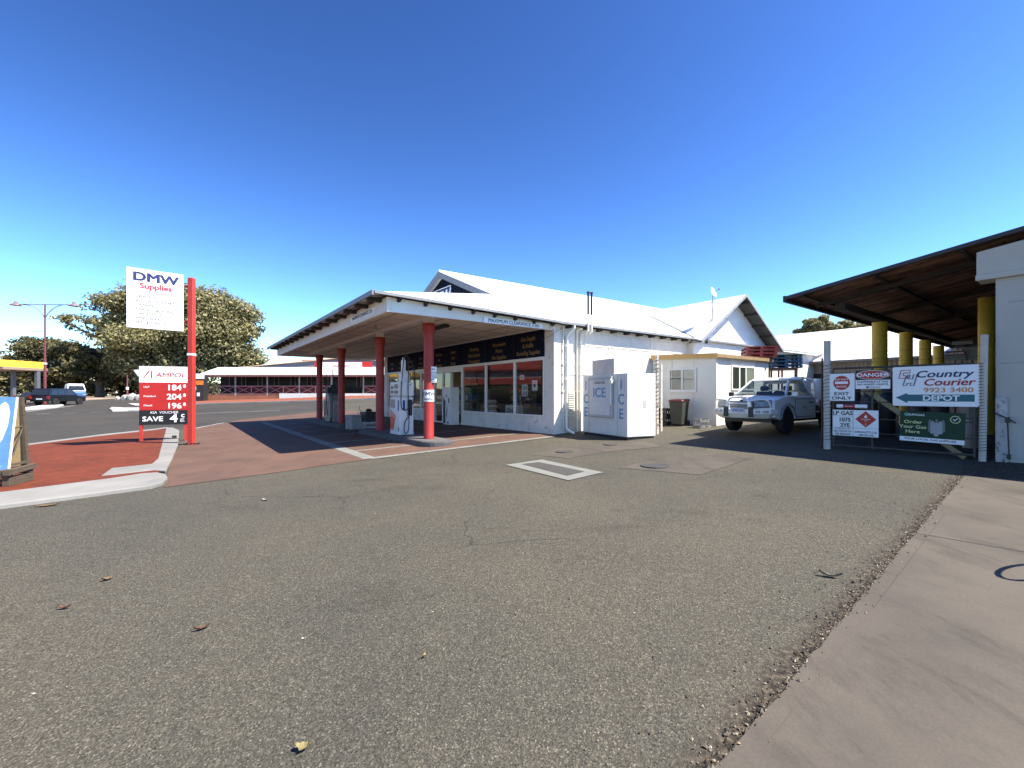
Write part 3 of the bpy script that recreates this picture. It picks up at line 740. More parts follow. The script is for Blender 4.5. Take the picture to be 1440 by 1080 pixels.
m = MB()
for k in range(5):
    t = .12+k*.2
    for a in (WV1, WV0):
        x = a + (WVR-a)*t; z = WZE + (WZR-WZE)*t
        m.box(x-.03, WU, z-.17, x+.03, -.2, z-.06)
m.build('wing_purlin', P('dark rafter', (.06, .05, .045), .8), SH)
m = MB(); m.tube([(WV0+.27, EU+.02, EZ+.05), (WVR, uv(WZR), WZR+.04)], .022, 6); m.build('valley_flashing', GREYP, SH)
m = MB(); m.box(7.6, -.216, 4.30, 13.7, -.201, 4.315); m.box(7.5, -.216, 3.45, 13.9, -.201, 3.47)
m.tube([(WV0+.1, -.5, WZE-.05), (WV0+.25, -.25, 3.2), (WV0+.22, -.25, 2.9)], .035, 8)
m.build('wing_trim', CREAM, SH)

# shed annex: its own building
SB = thing('yard_office', 'small cream flat roofed annex with two sliding windows beside the wheelie bin', 'annex', (*BW(5.06, -2.65), .0), RZ)
SHM = P('annex sheet', (.74, .72, .64), .6, var=.05, scale=1.2)
def annexwall(m):
    m.box(0, 0, .1, 3.7, .06, 2.62); m.box(0, .06, .1, .06, 2.62, 2.70); m.box(3.64, .06, .1, 3.7, 2.62, 2.66)
m = MB(); annexwall(m); m.build('wall', SHM, SB)
m = MB()
for y in (.0, .85, 1.75): m.box(-.014, y-.005, .3, -.001, y+.035, 2.60)
for x in (0.0, .9, 2.6, 3.66): m.box(x, -.014, .3, x+.03, -.001, 2.58)
m.box(-.03, -.03, .25, .03, .03, 2.6)
m.build('cover_strip', CREAM, SB)
m = MB(); m.hexa([(-.12, -.12, 2.63), (3.8, -.12, 2.63), (3.8, 2.6, 2.74), (-.12, 2.6, 2.74), (-.12, -.12, 2.69), (3.8, -.12, 2.69), (3.8, 2.6, 2.80), (-.12, 2.6, 2.80)])
m.build('roof', P('annex roof', (.30, .27, .22), .7, var=.2), SB)
m = MB(); m.hexa([(-.145, -.13, 2.55), (-.122, -.13, 2.55), (-.122, 2.6, 2.66), (-.145, 2.6, 2.66), (-.145, -.13, 2.72), (-.122, -.13, 2.72), (-.122, 2.6, 2.83), (-.145, 2.6, 2.83)])
m.build('fascia', P('tan fascia', (.62, .36, .12), .6, var=.08), SB)
m = MB(); m.box(-.12, -.145, 2.58, 3.8, -.122, 2.70); m.build('gutter', P('rusted gutter', (.30, .20, .09), .7, var=.3, scale=6), SB)
for k, (ax, p0, p1, z0, z1) in enumerate((('f', .74, 1.87, 1.43, 2.26), ('s', .97, 2.58, 1.46, 2.34))):
    m = MB(); m2 = MB(); m3 = MB()
    if ax == 'f':
        for a, b in ((p0, p0+.05), ((p0+p1)/2-.03, (p0+p1)/2+.03), (p1-.05, p1)): m.box(-.035, a, z0, -.002, b, z1)
        m.box(-.034, p0+.05, z0, -.002, p1-.05, z0+.05); m.box(-.034, p0+.05, z1-.05, -.002, p1-.05, z1); m.box(-.06, p0-.03, z0-.04, -.002, p1+.03, z0-.001)
        m2.poly([(-.018, p0+.05, z0+.05), (-.018, p1-.05, z0+.05), (-.018, p1-.05, z1-.05), (-.018, p0+.05, z1-.05)])
        m3.box(-.012, p0+.05, z0+.05, -.003, (p0+p1)/2-.05, z1-.05)
    else:
        for a, b in ((p0, p0+.05), (p0+.50, p0+.56), (p0+.95, p0+1.0), (p1-.05, p1)): m.box(a, -.035, z0, b, -.002, z1)
        m.box(p0+.05, -.034, z0, p1-.05, -.002, z0+.05); m.box(p0+.05, -.034, z1-.05, p1-.05, -.002, z1)
        m2.poly([(p0+.05, -.018, z0+.05), (p1-.05, -.018, z0+.05), (p1-.05, -.018, z1-.05), (p0+.05, -.018, z1-.05)])
        m3.box(p0+1.0, -.012, z0+.05, p1-.05, -.003, z1-.05)
    w = m.build('window', WMETAL, SB)
    m2.build('pane', glassmat('office glass', (.55, .6, .56), .10), w)
    m3.build('blind', P('pale blind', (.60, .58, .50), .8, stretch=(8, 8, 1)), w)
    m = MB()
    if ax == 'f': m.box(-.010, p0+.05, z0+.05, -.0015, p1-.05, z1-.05)
    else: m.box(p0+.05, -.010, z0+.05, p1-.05, -.0015, z1-.05)
    m.build('shade', P('window curtain', (.13, .14, .11), .7, stretch=(9, 9, .4), var=.3), w)

# goods seen through the shop windows
def shelf_unit(loc, rz, lab, grp, seed):
    t = thing('shelf', lab, 'shelf', loc, rz, grp); rr = random.Random(seed)
    m = MB(); m.use(P('shelf metal', (.25, .24, .22), .5))
    m.box(-.9, .22, 0, .9, .25, 1.9)
    for z in (.12, .55, .95, 1.35, 1.75): m.box(-.9, -.22, z, .9, .22, z+.03)
    m.build('frame', None, t)
    m = MB()
    cs = [P('goods %d' % i, c, .5) for i, c in enumerate([(.5, .05, .04), (.55, .5, .42), (.05, .15, .4), (.5, .35, .05), (.1, .3, .12), (.12, .12, .13), (.6, .6, .6)])]
    for z in (.15, .58, .98, 1.38):
        x = -.85
        while x < .75:
            w = rr.uniform(.08, .22); h = rr.uniform(.12, .34); m.use(rr.choice(cs)); m.box(x, -.18, z, x+w*.9, .1, z+h); x += w
    m.build('goods', None, t)
    return t
for i, (x, y, lab) in enumerate(((3.0, 2.0, 'shelf of mixed goods inside the shop, behind the right hand window'), (4.3, 4.6, 'shelf of mixed goods inside the shop, behind the second and third windows'), (4.9, 8.2, 'shelf of bright goods inside the shop, seen through the glass door'), (3.2, 11.2, 'shelf of goods inside the shop, behind the windows left of the door'))):
    shelf_unit((*BW(x, y), .03), RZ-math.pi/2, lab, 'goods shelves inside the shop', i)
def inbox(name, x, y, z, w, d, h, mat_, lab, cat, extra=None):
    t = thing(name, lab, cat, (*BW(x, y), z), RZ)
    m = MB(); m.box(-d/2, -w/2, 0, d/2, w/2, h); m.build('body', mat_, t, bevel=.02)
    if extra: extra(t)
    return t
inbox('display_table', .95, 3.1, .03, 1.8, .7, .78, P('counter', (.13, .12, .10), .6), 'low display table just inside the middle shop window', 'table')
def txt_ex(t):
    m = MB(); m.M = frontM(-.13); m.use(SIGNBLACK).text('Orion', .26, 0, .06, 0, 'C', .015, 1.0, .1); m.build('lettering', None, t)
inbox('carton', .40, 2.75, .56, .85, .24, .34, P('carton white', (.62, .60, .56), .6), 'white lettered carton on the sill of the middle shop window', 'carton', txt_ex)
for k in range(5):
    t = thing('feed_bag', 'pale bag in the stack at the left of the shop window, number %s from the bottom' % ('one two three four five'.split()[k]), 'bag', (*BW(.62, 4.75), .10+k*.2), RZ+R(4-3*k), 'stacked pale bags in the window')
    t['label'] = 'pale feed bag stacked inside the window by the door, ' + ('lowest of five', 'second lowest', 'middle one', 'second highest', 'topmost of five')[k]
    m = MB(); m.lathe([(0, 0), (.25, .01), (.34, .09), (.26, .18), (0, .19)], (0, 0, 0), 14); m.M = None
    o = m.build('sack', P('feed bag', (.60, .57, .50), .7, var=.15), t, smooth=True); o.scale = (.8, 1.25, 1)
    m = MB(); m.M = frontM(-.28); m.use(SIGNBLACK).text('FEED', .09, 0, .06, 0, 'C', .01); m.build('lettering', None, t)
inbox('counter', 1.5, 1.2, .03, 1.5, .6, .95, P('counter', (.13, .12, .10), .6), 'plain counter inside behind the right hand shop window', 'counter')
inbox('display_stand', 1.1, 5.4, .03, .5, .5, 1.5, P('dark stand', (.06, .06, .065), .5), 'dark display stand inside by the window next to the door', 'display stand')
for (y, z, w, h, lab) in ((1.05, 1.62, .30, .36, 'white poster with dark square inside the right hand window'), (1.62, 1.45, .34, .42, 'grid of small notices inside the right hand window, lowest of the three papers'), (1.78, 1.92, .26, .18, 'small white notice inside the right hand window, highest of the three papers')):
    t = thing('window_notice', lab, 'notice', (*BW(.035, y), z), RZ)
    m = MB(); m.use(SIGNWHITE).box(-.003, -w/2, -h/2, .003, w/2, h/2); m.use(SIGNBLACK)
    if w < .31 and h > .3: m.box(-.006, -.05, -.06, -.004, .05, .05)
    elif h > .3:
        for a in range(3):
            for b in range(2): m.use(GREYP).box(-.006, -.15+a*.10, -.18+b*.19, -.004, -.08+a*.10, -.03+b*.19)
    else:
        m.box(-.006, -.09, -.01, -.004, .09, .02); m.box(-.006, -.09, -.06, -.004, .06, -.04)
    m.build('paper', None, t)
# ================================================================== FORECOURT
ISLM = P('island concrete dark', (.085, .085, .088), .8, var=.25, scale=6, bump=.2, bscale=40)
def pump_island(u0, u1, lab):
    t = thing('pump_island', lab, 'pump island', (*BW(-3.93, (u0+u1)/2), 0), RZ, 'pump islands under the canopy')
    L_ = (u1-u0)/2; r = .50; pts = []
    for k in range(13): a = math.pi*k/12; pts.append((r*math.cos(a), L_-r+r*math.sin(a)))
    for k in range(13): a = math.pi+math.pi*k/12; pts.append((r*math.cos(a), -L_+r+r*math.sin(a)))
    m = MB(); m.prism(pts, 'z', -.25, -.005)
    m.build('kerb', ISLM, t, bevel=.035)
    m = MB(); m.prism([(x*.84, y*.975) for x, y in pts], 'z', -.02, -.0015); m.build('top', P('island top', (.12, .115, .11), .85, var=.2), t)
pump_island(.15, 6.5, 'dark stadium shaped pump island at the near end under the canopy')
pump_island(9.3, 15.4, 'dark pump island at the far end under the canopy')

def hose(m, pts, r=.016):
    # Catmull-Rom through the points
    P_ = [Vector(p) for p in pts]; out = []
    for i in range(len(P_)-1):
        a = P_[max(i-1, 0)]; b = P_[i]; c = P_[i+1]; d = P_[min(i+2, len(P_)-1)]
        for k in range(6):
            t = k/6; out.append(.5*((2*b)+(c-a)*t+(2*a-5*b+4*c-d)*t*t+(3*b-a-3*c+d)*t**3))
    out.append(P_[-1]); m.tube(out, r, 7)
# near dispenser: broad face looks along local -x, hose end along -y
t = thing('fuel_dispenser', 'white fuel dispenser with orange panel and black hoses beside the nearest red column', 'fuel pump', (*BW(-3.93, 3.15), 0), RZ)
PW = P('pump white', (.66, .65, .62), .35, var=.06)
m = MB(); m.box(-.24, -.40, 0, .24, .40, 1.22); m.box(-.25, -.41, 0, .25, .41, .06)
m.build('lower_cabinet', PW, t, bevel=.015)
m = MB(); m.box(-.25, -.42, 1.26, .25, .42, 1.72); m.box(-.20, -.36, 1.22, .20, .36, 1.26); hd = m.build('head', PW, t, bevel=.02)
m = MB(); m.use(P('lcd', (.16, .18, .15), .3)).box(-.256, -.30, 1.50, -.251, .02, 1.64); m.box(-.256, -.30, 1.33, -.251, .02, 1.44)
for a in range(2):
    for b in range(2): m.use(BLACKP).box(-.256, .10+a*.13, 1.34+b*.15, -.251, .19+a*.13, 1.43+b*.15)
m.use(BLACKP).cyl((.12, -.421, 1.63), (.12, -.43, 1.63), .022)
m.build('display', None, hd)
m = MB(); m.use(P('grade grey', (.36, .34, .31), .5)).box(-.246, -.02, .86, -.241, .36, 1.14)
m.use(P('pump orange', (.62, .10, .04), .4)).poly([(-.2455, .38, .14), (-.2455, .10, .14), (-.2455, -.10, .62), (-.2455, .38, .80)])
m.use(P('pump orange pale', (.65, .26, .16), .4)).poly([(-.247, .38, .62), (-.247, -.02, .52), (-.247, -.08, .62), (-.247, .38, .77)])
m.use(P('pump blue', (.02, .05, .28), .4)).box(-.2460, -.36, .78, -.2415, -.27, 1.12); m.box(-.13, -.4045, .80, -.05, -.4012, 1.12)
m.use(SIGNBLACK).box(-.246, -.37, .12, -.242, -.30, .24)
m.build('panel_graphic', None, t)
m = MB(); m.box(.03, -.47, .62, .17, -.402, 1.14); m.box(.05, -.52, .88, .15, -.47, .98); bt = m.build('nozzle_boot', BLACKP, t, bevel=.012)
m = MB(); m.tube([(.10, -.50, .70), (.10, -.52, .92), (.10, -.50, 1.08)], .028, 8); m.build('nozzle', BLACKP, bt, smooth=True)
m = MB(); m.use(PW).box(-.10, -.30, 1.72, .10, .02, 2.02); m.box(-.05, -.22, 2.02, .05, -.06, 2.44); m.cyl((0, -.14, 2.44), (0, -.14, 2.52), .04)
m.build('mast', None, t, bevel=.01)
m = MB()
hose(m, [(0, -.14, 2.50), (-.05, -.30, 2.56), (-.12, -.42, 2.30), (-.20, -.47, 1.6), (-.21, -.47, .95), (-.10, -.46, .80), (.04, -.48, .86), (.08, -.49, .95)])
hose(m, [(0, -.14, 2.50), (.08, -.28, 2.60), (.05, -.43, 2.2), (.03, -.46, 1.4), (.04, -.50, .30), (-.06, -.52, .05), (-.12, -.50, .14), (-.08, -.47, .42), (.06, -.46, .60), (.10, -.48, .72)])
hose(m, [(0, -.10, 2.50), (.16, -.10, 2.55), (.28, -.30, 2.2), (.30, -.42, 1.6), (.22, -.46, 1.1), (.14, -.47, .95)])
m.build('hose', BLACKP, t, smooth=True)
# far rounded dispenser
t = thing('fuel_dispenser', 'silver rounded fuel dispenser with black head between the two far red columns', 'fuel pump', (*BW(-3.93, 11.75), 0), RZ)
m = MB()
prof = [(-.34, 0), (.34, 0), (.38, .1), (.38, 1.0), (.30, 1.28), (.16, 1.38), (-.16, 1.38), (-.30, 1.28), (-.38, 1.0), (-.38, .1)]
m.prism(prof, 'x', -.26, .26); m.build('cabinet', P('pump silver', (.30, .29, .27), .35, .4, var=.2, scale=5), t, bevel=.04)
m = MB(); m.box(-.28, -.22, 1.38, .28, .34, 1.66); m.box(-.10, -.12, 1.66, .10, .02, 1.78); m.build('head', BLACKP, t, bevel=.02)
m = MB(); m.box(-.268, .0, .35, -.262, .30, 1.1); m.use(P('grade grey', (.36, .34, .31), .5)); m.mats = m.mats or []; m.build('panel', P('red panel', (.40, .10, .07), .5), t)
m = MB(); m.use(STEEL).cyl((0, .05, 1.66), (0, .05, 2.5), .03); m.use(BLACKP)
hose(m, [(0, .05, 2.48), (0, -.25, 2.55), (-.05, -.42, 2.1), (-.10, -.44, 1.2), (-.12, -.46, .3), (-.2, -.42, .15), (-.27, -.2, .4), (-.30, -.1, 1.0)])
hose(m, [(0, .05, 2.48), (-.2, .1, 2.5), (-.30, .0, 2.0), (-.32, -.1, 1.0), (-.34, .1, .3), (-.31, .25, .5), (-.30, .3, 1.1)])
m.build('hose', None, t, smooth=True)
m = MB(); m.box(-.12, -.62, .0, .12, -.48, .85); m.build('side_box', P('pump silver', (.30, .29, .27), .35), t, bevel=.01)
# fire/ice kiosk by the door: white dispenser with black slash
t = thing('door_dispenser', 'white freestanding panel with black diagonal flash standing beside the shop door', 'kiosk', (*BW(-.32, 6.45), 0), RZ)
m = MB(); m.box(-.20, -.36, 0, .20, .36, 1.62); m.build('cabinet', PW, t, bevel=.015)
m = MB(); m.use(BLACKP).poly([(-.204, .34, .05), (-.204, .14, .05), (-.204, .14, 1.02), (-.204, .34, 1.22)]); m.poly([(-.205, .10, .35), (-.205, .04, .35), (-.205, -.06, .62), (-.205, -.06, .85)])
m.box(-.21, -.22, .95, -.201, -.14, 1.15); m.cyl((-.2, .04, 1.24), (-.21, .04, 1.24), .04); m.cyl((-.2, -.1, .1), (-.21, -.1, .1), .05)
m.build('panel_graphic', None, t)
# pale box, crate stack and black bin between the islands
c = BW(-3.95, 8.25)
t = thing('storage_box', 'plain grey box on the ground between the middle red columns', 'box', (*c, g(*c)), RZ+R(8))
m = MB(); m.box(-.25, -.30, 0, .25, .30, .52); m.box(-.27, -.32, .52, .27, .32, .60); m.build('body', P('grey plastic', (.30, .29, .28), .6), t, bevel=.015)
m = MB(); m.box(-.256, -.05, .40, -.251, .05, .46); m.build('latch', BLACKP, t)
def crate(name, loc, rz, mat_, lab, w=.40, d=.36, h=.29, grp=None, parent=None):
    t = thing(name, lab, 'crate', loc, rz, grp)
    m = MB(); th = .016
    m.box(-w/2, -d/2, 0, w/2, d/2, th)
    for s in (-1, 1):
        for a, b in ((0, .09), (.20, .29)):
            m.box(-w/2, s*d/2-(th if s > 0 else 0), max(th, a), w/2, s*d/2+(th if s < 0 else 0), b*h/.29)
            m.box(s*w/2-(th if s > 0 else 0), -d/2+th, max(th, a), s*w/2+(th if s < 0 else 0), d/2-th, b*h/.29)
        for k in range(5):
            x = -w/2+.01+k*(w-.04)/4
            m.box(x, s*d/2-(th if s > 0 else 0)+.001*s*-1, .08, x+.02, s*d/2+(th if s < 0 else 0)-.001*s, .21*h/.29)
            y = -d/2+.02+k*(d-.06)/4
            m.box(s*w/2-(th if s > 0 else 0), y, .08, s*w/2+(th if s < 0 else 0), y+.02, .21*h/.29)
    m.build('crate_body', mat_, t)
    return t
c = BW(-3.45, 7.95)
crate('milk_crate', (*c, g(*c)), RZ+R(5), P('pale crate', (.42, .42, .40), .6), 'pale slotted crate under a black bin between the red columns', .5, .5)
t = thing('battery_bin', 'black tub with hoses and lid sitting on the pale crate under the canopy', 'tub', (*c, g(*c)+.292), RZ+R(5))
m = MB(); m.box(-.26, -.26, 0, .26, .26, .42); m.build('tub', BLACKP, t, bevel=.02)
m = MB(); m.lathe([(0, .42), (.12, .43), (.13, .50), (.05, .55), (0, .55)], (0, -.05, 0), 12); m.build('lid', BLACKP, t, smooth=True)
m = MB(); m.tube([(-.2, .2, .40), (-.25, .33, .52), (-.22, .40, .62)], .012, 6); m.use(STEEL).tube([(-.2, .25, .30), (-.28, .36, .36), (-.3, .44, .33)], .014, 6); m.build('hose', None, t)

# ------------------------------------------------------------------ ice freezer against the side wall
Fp = Vector(at(882, 12.85)); Lp = Vector(at(819.6, 14.9))
dl = (Fp-Lp); W_ = dl.length; rz = math.atan2(dl.y, dl.x)
IC = thing('ice_freezer', 'tall white ice merchandiser with blue ICE letters standing against the side wall', 'ice freezer', (Lp.x, Lp.y, .03), rz)
IM = P('freezer white', (.66, .64, .60), .45, var=.07, scale=2, col2=(.46, .42, .35), thr=.66)
D_ = 1.02
m = MB(); m.box(0, 0, .07, W_, D_, 1.88); m.build('cabinet', IM, IC, bevel=.02)
m = MB(); m.box(.03, .04, 0, W_-.03, D_-.04, .07); m.build('plinth', BLACKP, IC)
m = MB(); m.box(.50, .02, 1.88, 1.62, .10, 2.34); m.build('header_panel', P('header panel', (.60, .55, .52), .5), IC, bevel=.01)
m = MB(); m.box(.42, -.085, .58, 1.64, -.002, 1.80); dd = m.build('hatch', P('hatch white', (.52, .50, .49), .45, var=.05), IC, bevel=.02)
m = MB(); m.box(.50, -.092, .66, 1.56, -.086, 1.72); m.build('hatch_skin', P('hatch skin', (.62, .61, .60), .4, var=.05), dd, bevel=.002)
m = MB(); m.use(ICEBLUE).text('ICE', .40, 1.04, 1.20, -.097, 'C', .024, 1.15); m.use(BLACKP); m.text('COLD AS', .11, 1.04, 1.60, -.097, 'C', .016, 1.2)
m.build('lettering', None, dd)
m = MB(); m.tube([(1.66, -.10, 1.74), (1.66, -.13, 1.70), (1.66, -.13, 1.0), (1.66, -.10, .96)], .02, 8); m.use(BLACKP).box(1.62, -.16, 1.60, 1.74, -.09, 1.70); m.mats = [WMETAL, BLACKP] if len(m.mats) < 2 else m.mats
m.build('handle', None, dd)
m = MB()
for xx in (.18, 1.98):
    for ch, zz in (('I', 1.42), ('C', 1.00), ('E', .58)): m.use(ICEBLUE).text(ch, .42, xx, zz, -.003, 'C', .016, 1.0)
m.build('lettering', None, IC)
m = MB(); m.box(.36, -.004, .1, .372, -.001, 1.86); m.box(1.80, -.004, .1, 1.812, -.001, 1.86); m.build('seam', GREYP, IC)
m = MB(); m.box(W_+.001, .55, .9, W_+.006, .68, 1.1); m.build('decal', P('decal', (.55, .5, .47), .5), IC)

# ------------------------------------------------------------------ bin, crates by the annex
c = BW(4.45, -1.62)
t = thing('wheelie_bin', 'dark green wheelie bin with maroon lid in front of the annex window', 'wheelie bin', (*c, g(*c)), RZ+R(-90+6))
m = MB(); m.hexa([(-.19, -.20, .05), (.19, -.20, .05), (.19, .20, .05), (-.19, .20, .05), (-.25, -.27, .86), (.25, -.27, .86), (.25, .26, .86), (-.25, .26, .86)])
m.build('body', P('bin plastic', (.05, .055, .04), .5, var=.2), t, bevel=.02)
m = MB(); m.hexa([(-.28, -.30, .86), (.28, -.30, .86), (.28, .30, .87), (-.28, .30, .87), (-.24, -.26, .93), (.24, -.26, .93), (.25, .28, .95), (-.25, .28, .95)])
m.build('lid', P('maroon lid', (.14, .025, .03), .45, var=.15), t, bevel=.02)
for s in (-1, 1):
    m = MB(); m.cyl((s*.20, .20, .10), (s*.25, .20, .10), .10); m.build('wheel', RUBBER, t)
for k in range(2):
    c = BW(4.6, -.93)
    crate('milk_crate', (*c, g(*c)+k*.30), RZ+R(3), P('black crate', (.03, .03, .03), .5), ('black slotted crate on the ground left of the wheelie bin', 'black slotted crate stacked on top of another left of the wheelie bin')[k], .5, .42)
c = at(987, 15.4)
crate('milk_crate', gz(c), RZ+R(-20), P('worn crate', (.30, .30, .29), .6, col2=(.04, .04, .04), thr=.5, scale=8), 'single worn grey crate on the ground right of the wheelie bin', .42, .40)
# rusty gate post with folded gate edge
c = BW(1.97, -2.52)
t = thing('gate_post', 'rusty white gate post wrapped in barbed wire at the corner of the ice freezer', 'gate post', gz(c), RZ)
m = MB(); m.cyl((0, 0, -.1), (0, 0, 2.42), .055, .05); m.build('post', RUSTY, t, smooth=True)
m = MB(); m.box(-.03, -.19, .1, .02, -.15, 2.15)
for zz in (.3, .9, 1.5, 2.0): m.box(-.02, -.15, zz, .01, -.04, zz+.03)
m.build('gate_edge', RUSTY, t)
def helix(m, r, z0, z1, turns, wire=.008, n=10):
    pts = [(r*math.cos(2*math.pi*i/n), r*math.sin(2*math.pi*i/n), z0+(z1-z0)*i/(turns*n)) for i in range(turns*n+1)]
    m.tube(pts, wire, 4)
m = MB(); helix(m, .062, .4, 2.3, 16); m.build('barbed_wire', P('old wire', (.07, .06, .055), .8, .3), t)

# ================================================================== GATE LINE
GA = Vector((7.07, 10.29)); GBp = Vector((8.57, 8.36)); gd = (GBp-GA).normalized(); GL = (GBp-GA).length
GRZ = math.atan2(gd.y, gd.x)
def gs(px):
    k = (px-720)/F
    return (GA.y*k-GA.x)/(gd.x-gd.y*k)
def gD(s): return GA.y+gd.y*s
def gpt(s, off=0): return (GA.x+gd.x*s+gd.y*off, GA.y+gd.y*s-gd.x*off)      # off > 0: towards the camera side
gz0 = g(*GA)
WP = P('white pipe', (.55, .52, .45), .6, var=.1, scale=6, col2=(.16, .11, .08), thr=.62)
for k, (s, ht, lab) in enumerate(((0, 2.42, 'thick white post wound with barbed wire at the left end of the yard gate'), (GL, 2.30, 'slim white post wound with barbed wire next to the white wall'))):
    c = gpt(s); t = thing('gate_post', lab, 'gate post', gz(c, 0), GRZ)
    r = .068 if k == 0 else .052
    m = MB(); m.cyl((0, 0, -.1), (.03*k, 0, ht), r, r, 18); m.build('post', WP, t, smooth=True)
    m = MB(); helix(m, r+.006, .15, ht*.78, 22 if k == 0 else 30, .006); m.build('barbed_wire', P('old wire', (.07, .06, .055), .8, .3), t)
    if k == 0:
        m = MB(); m.cyl((-.13, .10, 0), (-.13, .10, 2.05), .018); m.build('stay', P('dark pipe', (.06, .055, .05), .7), t)
GT = thing('yard_gate', 'tubular steel yard gate hung with signs between the two white posts', 'gate', (*GA, gz0), GRZ)
GPM = P('gate pipe', (.09, .08, .065), .6, .3, var=.3, scale=8)
m = MB(); a, b = .12, GL-.10
for zz in (1.79, .10): m.tube([(a, 0, zz), (b, 0, zz)], .021, 8)
for x in (a, .82, b): m.tube([(x, 0, .06), (x, 0, 1.79)], .019, 8)
fr = m.build('frame', GPM, GT, smooth=True)
m = MB()
for zz in (1.28, 1.06, .70, .40): m.tube([(a, .01, zz), (b, .01, zz)], .011, 6)
m.build('rail', GPM, GT, smooth=True)
m = MB()
m.prism([(gs(1212), 1.30), (gs(1216), 1.40), (gs(1359), .07), (gs(1354), .0)], 'y', .03, .06); m.build('brace', P('brace timber', (.30, .24, .13), .8, var=.2, scale=6), GT)
m = MB()
for zz in (1.92, 2.12): m.tube([(0, 0, zz), (GL*.5, 0, zz-.015), (GL, 0, zz)], .004, 4)
m.build('strand_wire', P('old wire', (.07, .06, .055), .8, .3), GT)

def gsign(name, lab, px0, py0, px1, py1l, yoff=.035):
    """sign on the gate: left px, top-left py, right px, bottom-left py -> thing with origin at lower left, returns (t, w, h)"""
    s0, s1 = gs(px0), gs(px1); D0 = gD(s0)
    zt, zb = zy(py0, D0), zy(py1l, D0)
    c = gpt(s0, yoff)
    return thing(name, lab, 'sign', (*c, zb), GRZ, None), s1-s0, zt-zb
def board(t, w, h, mat_, th=.008, r=.02, back=True):
    m = MB(); pts = []
    for cx, cy, a0 in ((w-r, r, -90), (w-r, h-r, 0), (r, h-r, 90), (r, r, 180)):
        for k in range(4): a = R(a0+k*30); pts.append((cx+r*math.cos(a), cy+r*math.sin(a)))
    m.prism(pts, 'y', 0, th); return m.build('board', mat_, t)
# EXIT ONLY
t, w, h = gsign('exit_sign', 'white exit only sign with red no entry disc, upper left on the gate', 1166.5, 526, 1202.5, 563.5)
board(t, w, h, SIGNWHITE)
m = MB(); m.use(SIGNRED).cyl((w/2, -.001, h*.66), (w/2, -.004, h*.66), h*.26, n=32); m.use(SIGNWHITE).box(w/2-h*.20, -.006, h*.62, w/2+h*.20, -.0045, h*.71)
m.text('DO NOT', .052, w/2, h*.755, -.0055, 'C', .016, 1.2); m.text('ENTER', .052, w/2, h*.49, -.0055, 'C', .016, 1.25)
m.use(SIGNBLACK).text('EXIT', .095, w/2, h*.21, -.004, 'C', .024, 1.45).text('ONLY', .095, w/2, h*.05, -.004, 'C', .024, 1.45)
m.build('lettering', None, t)
# DANGER
t, w, h = gsign('danger_sign', 'black and white danger sign with red oval about flammable gas, top of the gate', 1204, 521, 1252.5, 547)
m = MB(); m.use(SIGNBLACK).box(0, 0, h*.44, w, .008, h); m.use(SIGNWHITE).box(0, -.001, 0, w, .008, h*.47); m.build('board', None, t)
m = MB()
def oval(cx, cz, rx, rz_, y, mat_):
    m.use(mat_).poly([(cx+rx*math.cos(2*math.pi*k/40), y, cz+rz_*math.sin(2*math.pi*k/40)) for k in range(40)])
oval(w/2, h*.74, w*.485, h*.235, -.002, SIGNWHITE); oval(w/2, h*.74, w*.47, h*.215, -.003, SIGNRED)
m.use(SIGNWHITE).text('DANGER', h*.27, w/2, h*.645, -.0045, 'C', .024, 1.25)
m.use(SIGNBLACK).text('FLAMMABLE LP GAS', h*.135, w/2, h*.33, -.0025, 'C', .024, 1.12).text('NO NAKED LIGHTS', h*.135, w/2, h*.19, -.0025, 'C', .024, 1.12)
m.use(TEAL).cyl((w*.35, -.0015, h*.09), (w*.35, -.003, h*.09), h*.055, n=16); m.use(TEAL).text('SUPAGAS', h*.10, w*.55, h*.05, -.0025, 'C', .016, 1.2)
m.build('lettering', None, t)
# COUNTRY COURIER
t, w, h = gsign('depot_sign', 'large white courier depot sign with teal arrow, on the right half of the gate', 1256, 516.7, 1378, 570.4)
board(t, w, h, SIGNWHITE, r=.03)
m = MB(); NB = P('courier navy', (.02, .035, .11), .4); CR = P('courier red', (.42, .02, .02), .4)
m.use(NB).text('Country', h*.235, w*.60, h*.72, -.003, 'C', .024, 1.28, .25)
m.use(CR).text('Courier', h*.235, w*.66, h*.515, -.003, 'C', .024, 1.20, .2)
m.use(ORANGEL).text('9923 3400', h*.165, w*.66, h*.345, -.003, 'C', .016, 1.27)
m.use(TEAL).poly([(w*.04, -.003, h*.215), (w*.185, -.003, h*.33), (w*.185, -.003, h*.29), (w*.95, -.003, h*.29), (w*.95, -.003, h*.12), (w*.185, -.003, h*.12), (w*.185, -.003, h*.07)])
m.use(SIGNWHITE).text('DEPOT', h*.185, w*.58, h*.14, -.0045, 'C', .024, 1.15)
def outl(pts, r, mt):
    m.use(mt)
    P2 = [(w*.08+p[0]*w*.235, -.006, h*.50+p[1]*h*.42) for p in pts]
    m.tube(P2+[P2[0]], r, 4)
outl([(.12, .98), (.62, .98), (.58, .82), (.26, .82), (.22, .66), (.36, .66), (.34, .58), (.48, .58), (.50, .50), (.00, .50)], h*.010, CR)
outl([(.34, .46), (.22, .04), (.40, .04), (.45, .20), (.64, .20), (.60, .04), (.78, .04), (.96, .70), (.78, .70), (.72, .44), (.52, .44), (.60, .70), (.50, .70)], h*.010, NB)
m.build('lettering', None, t)
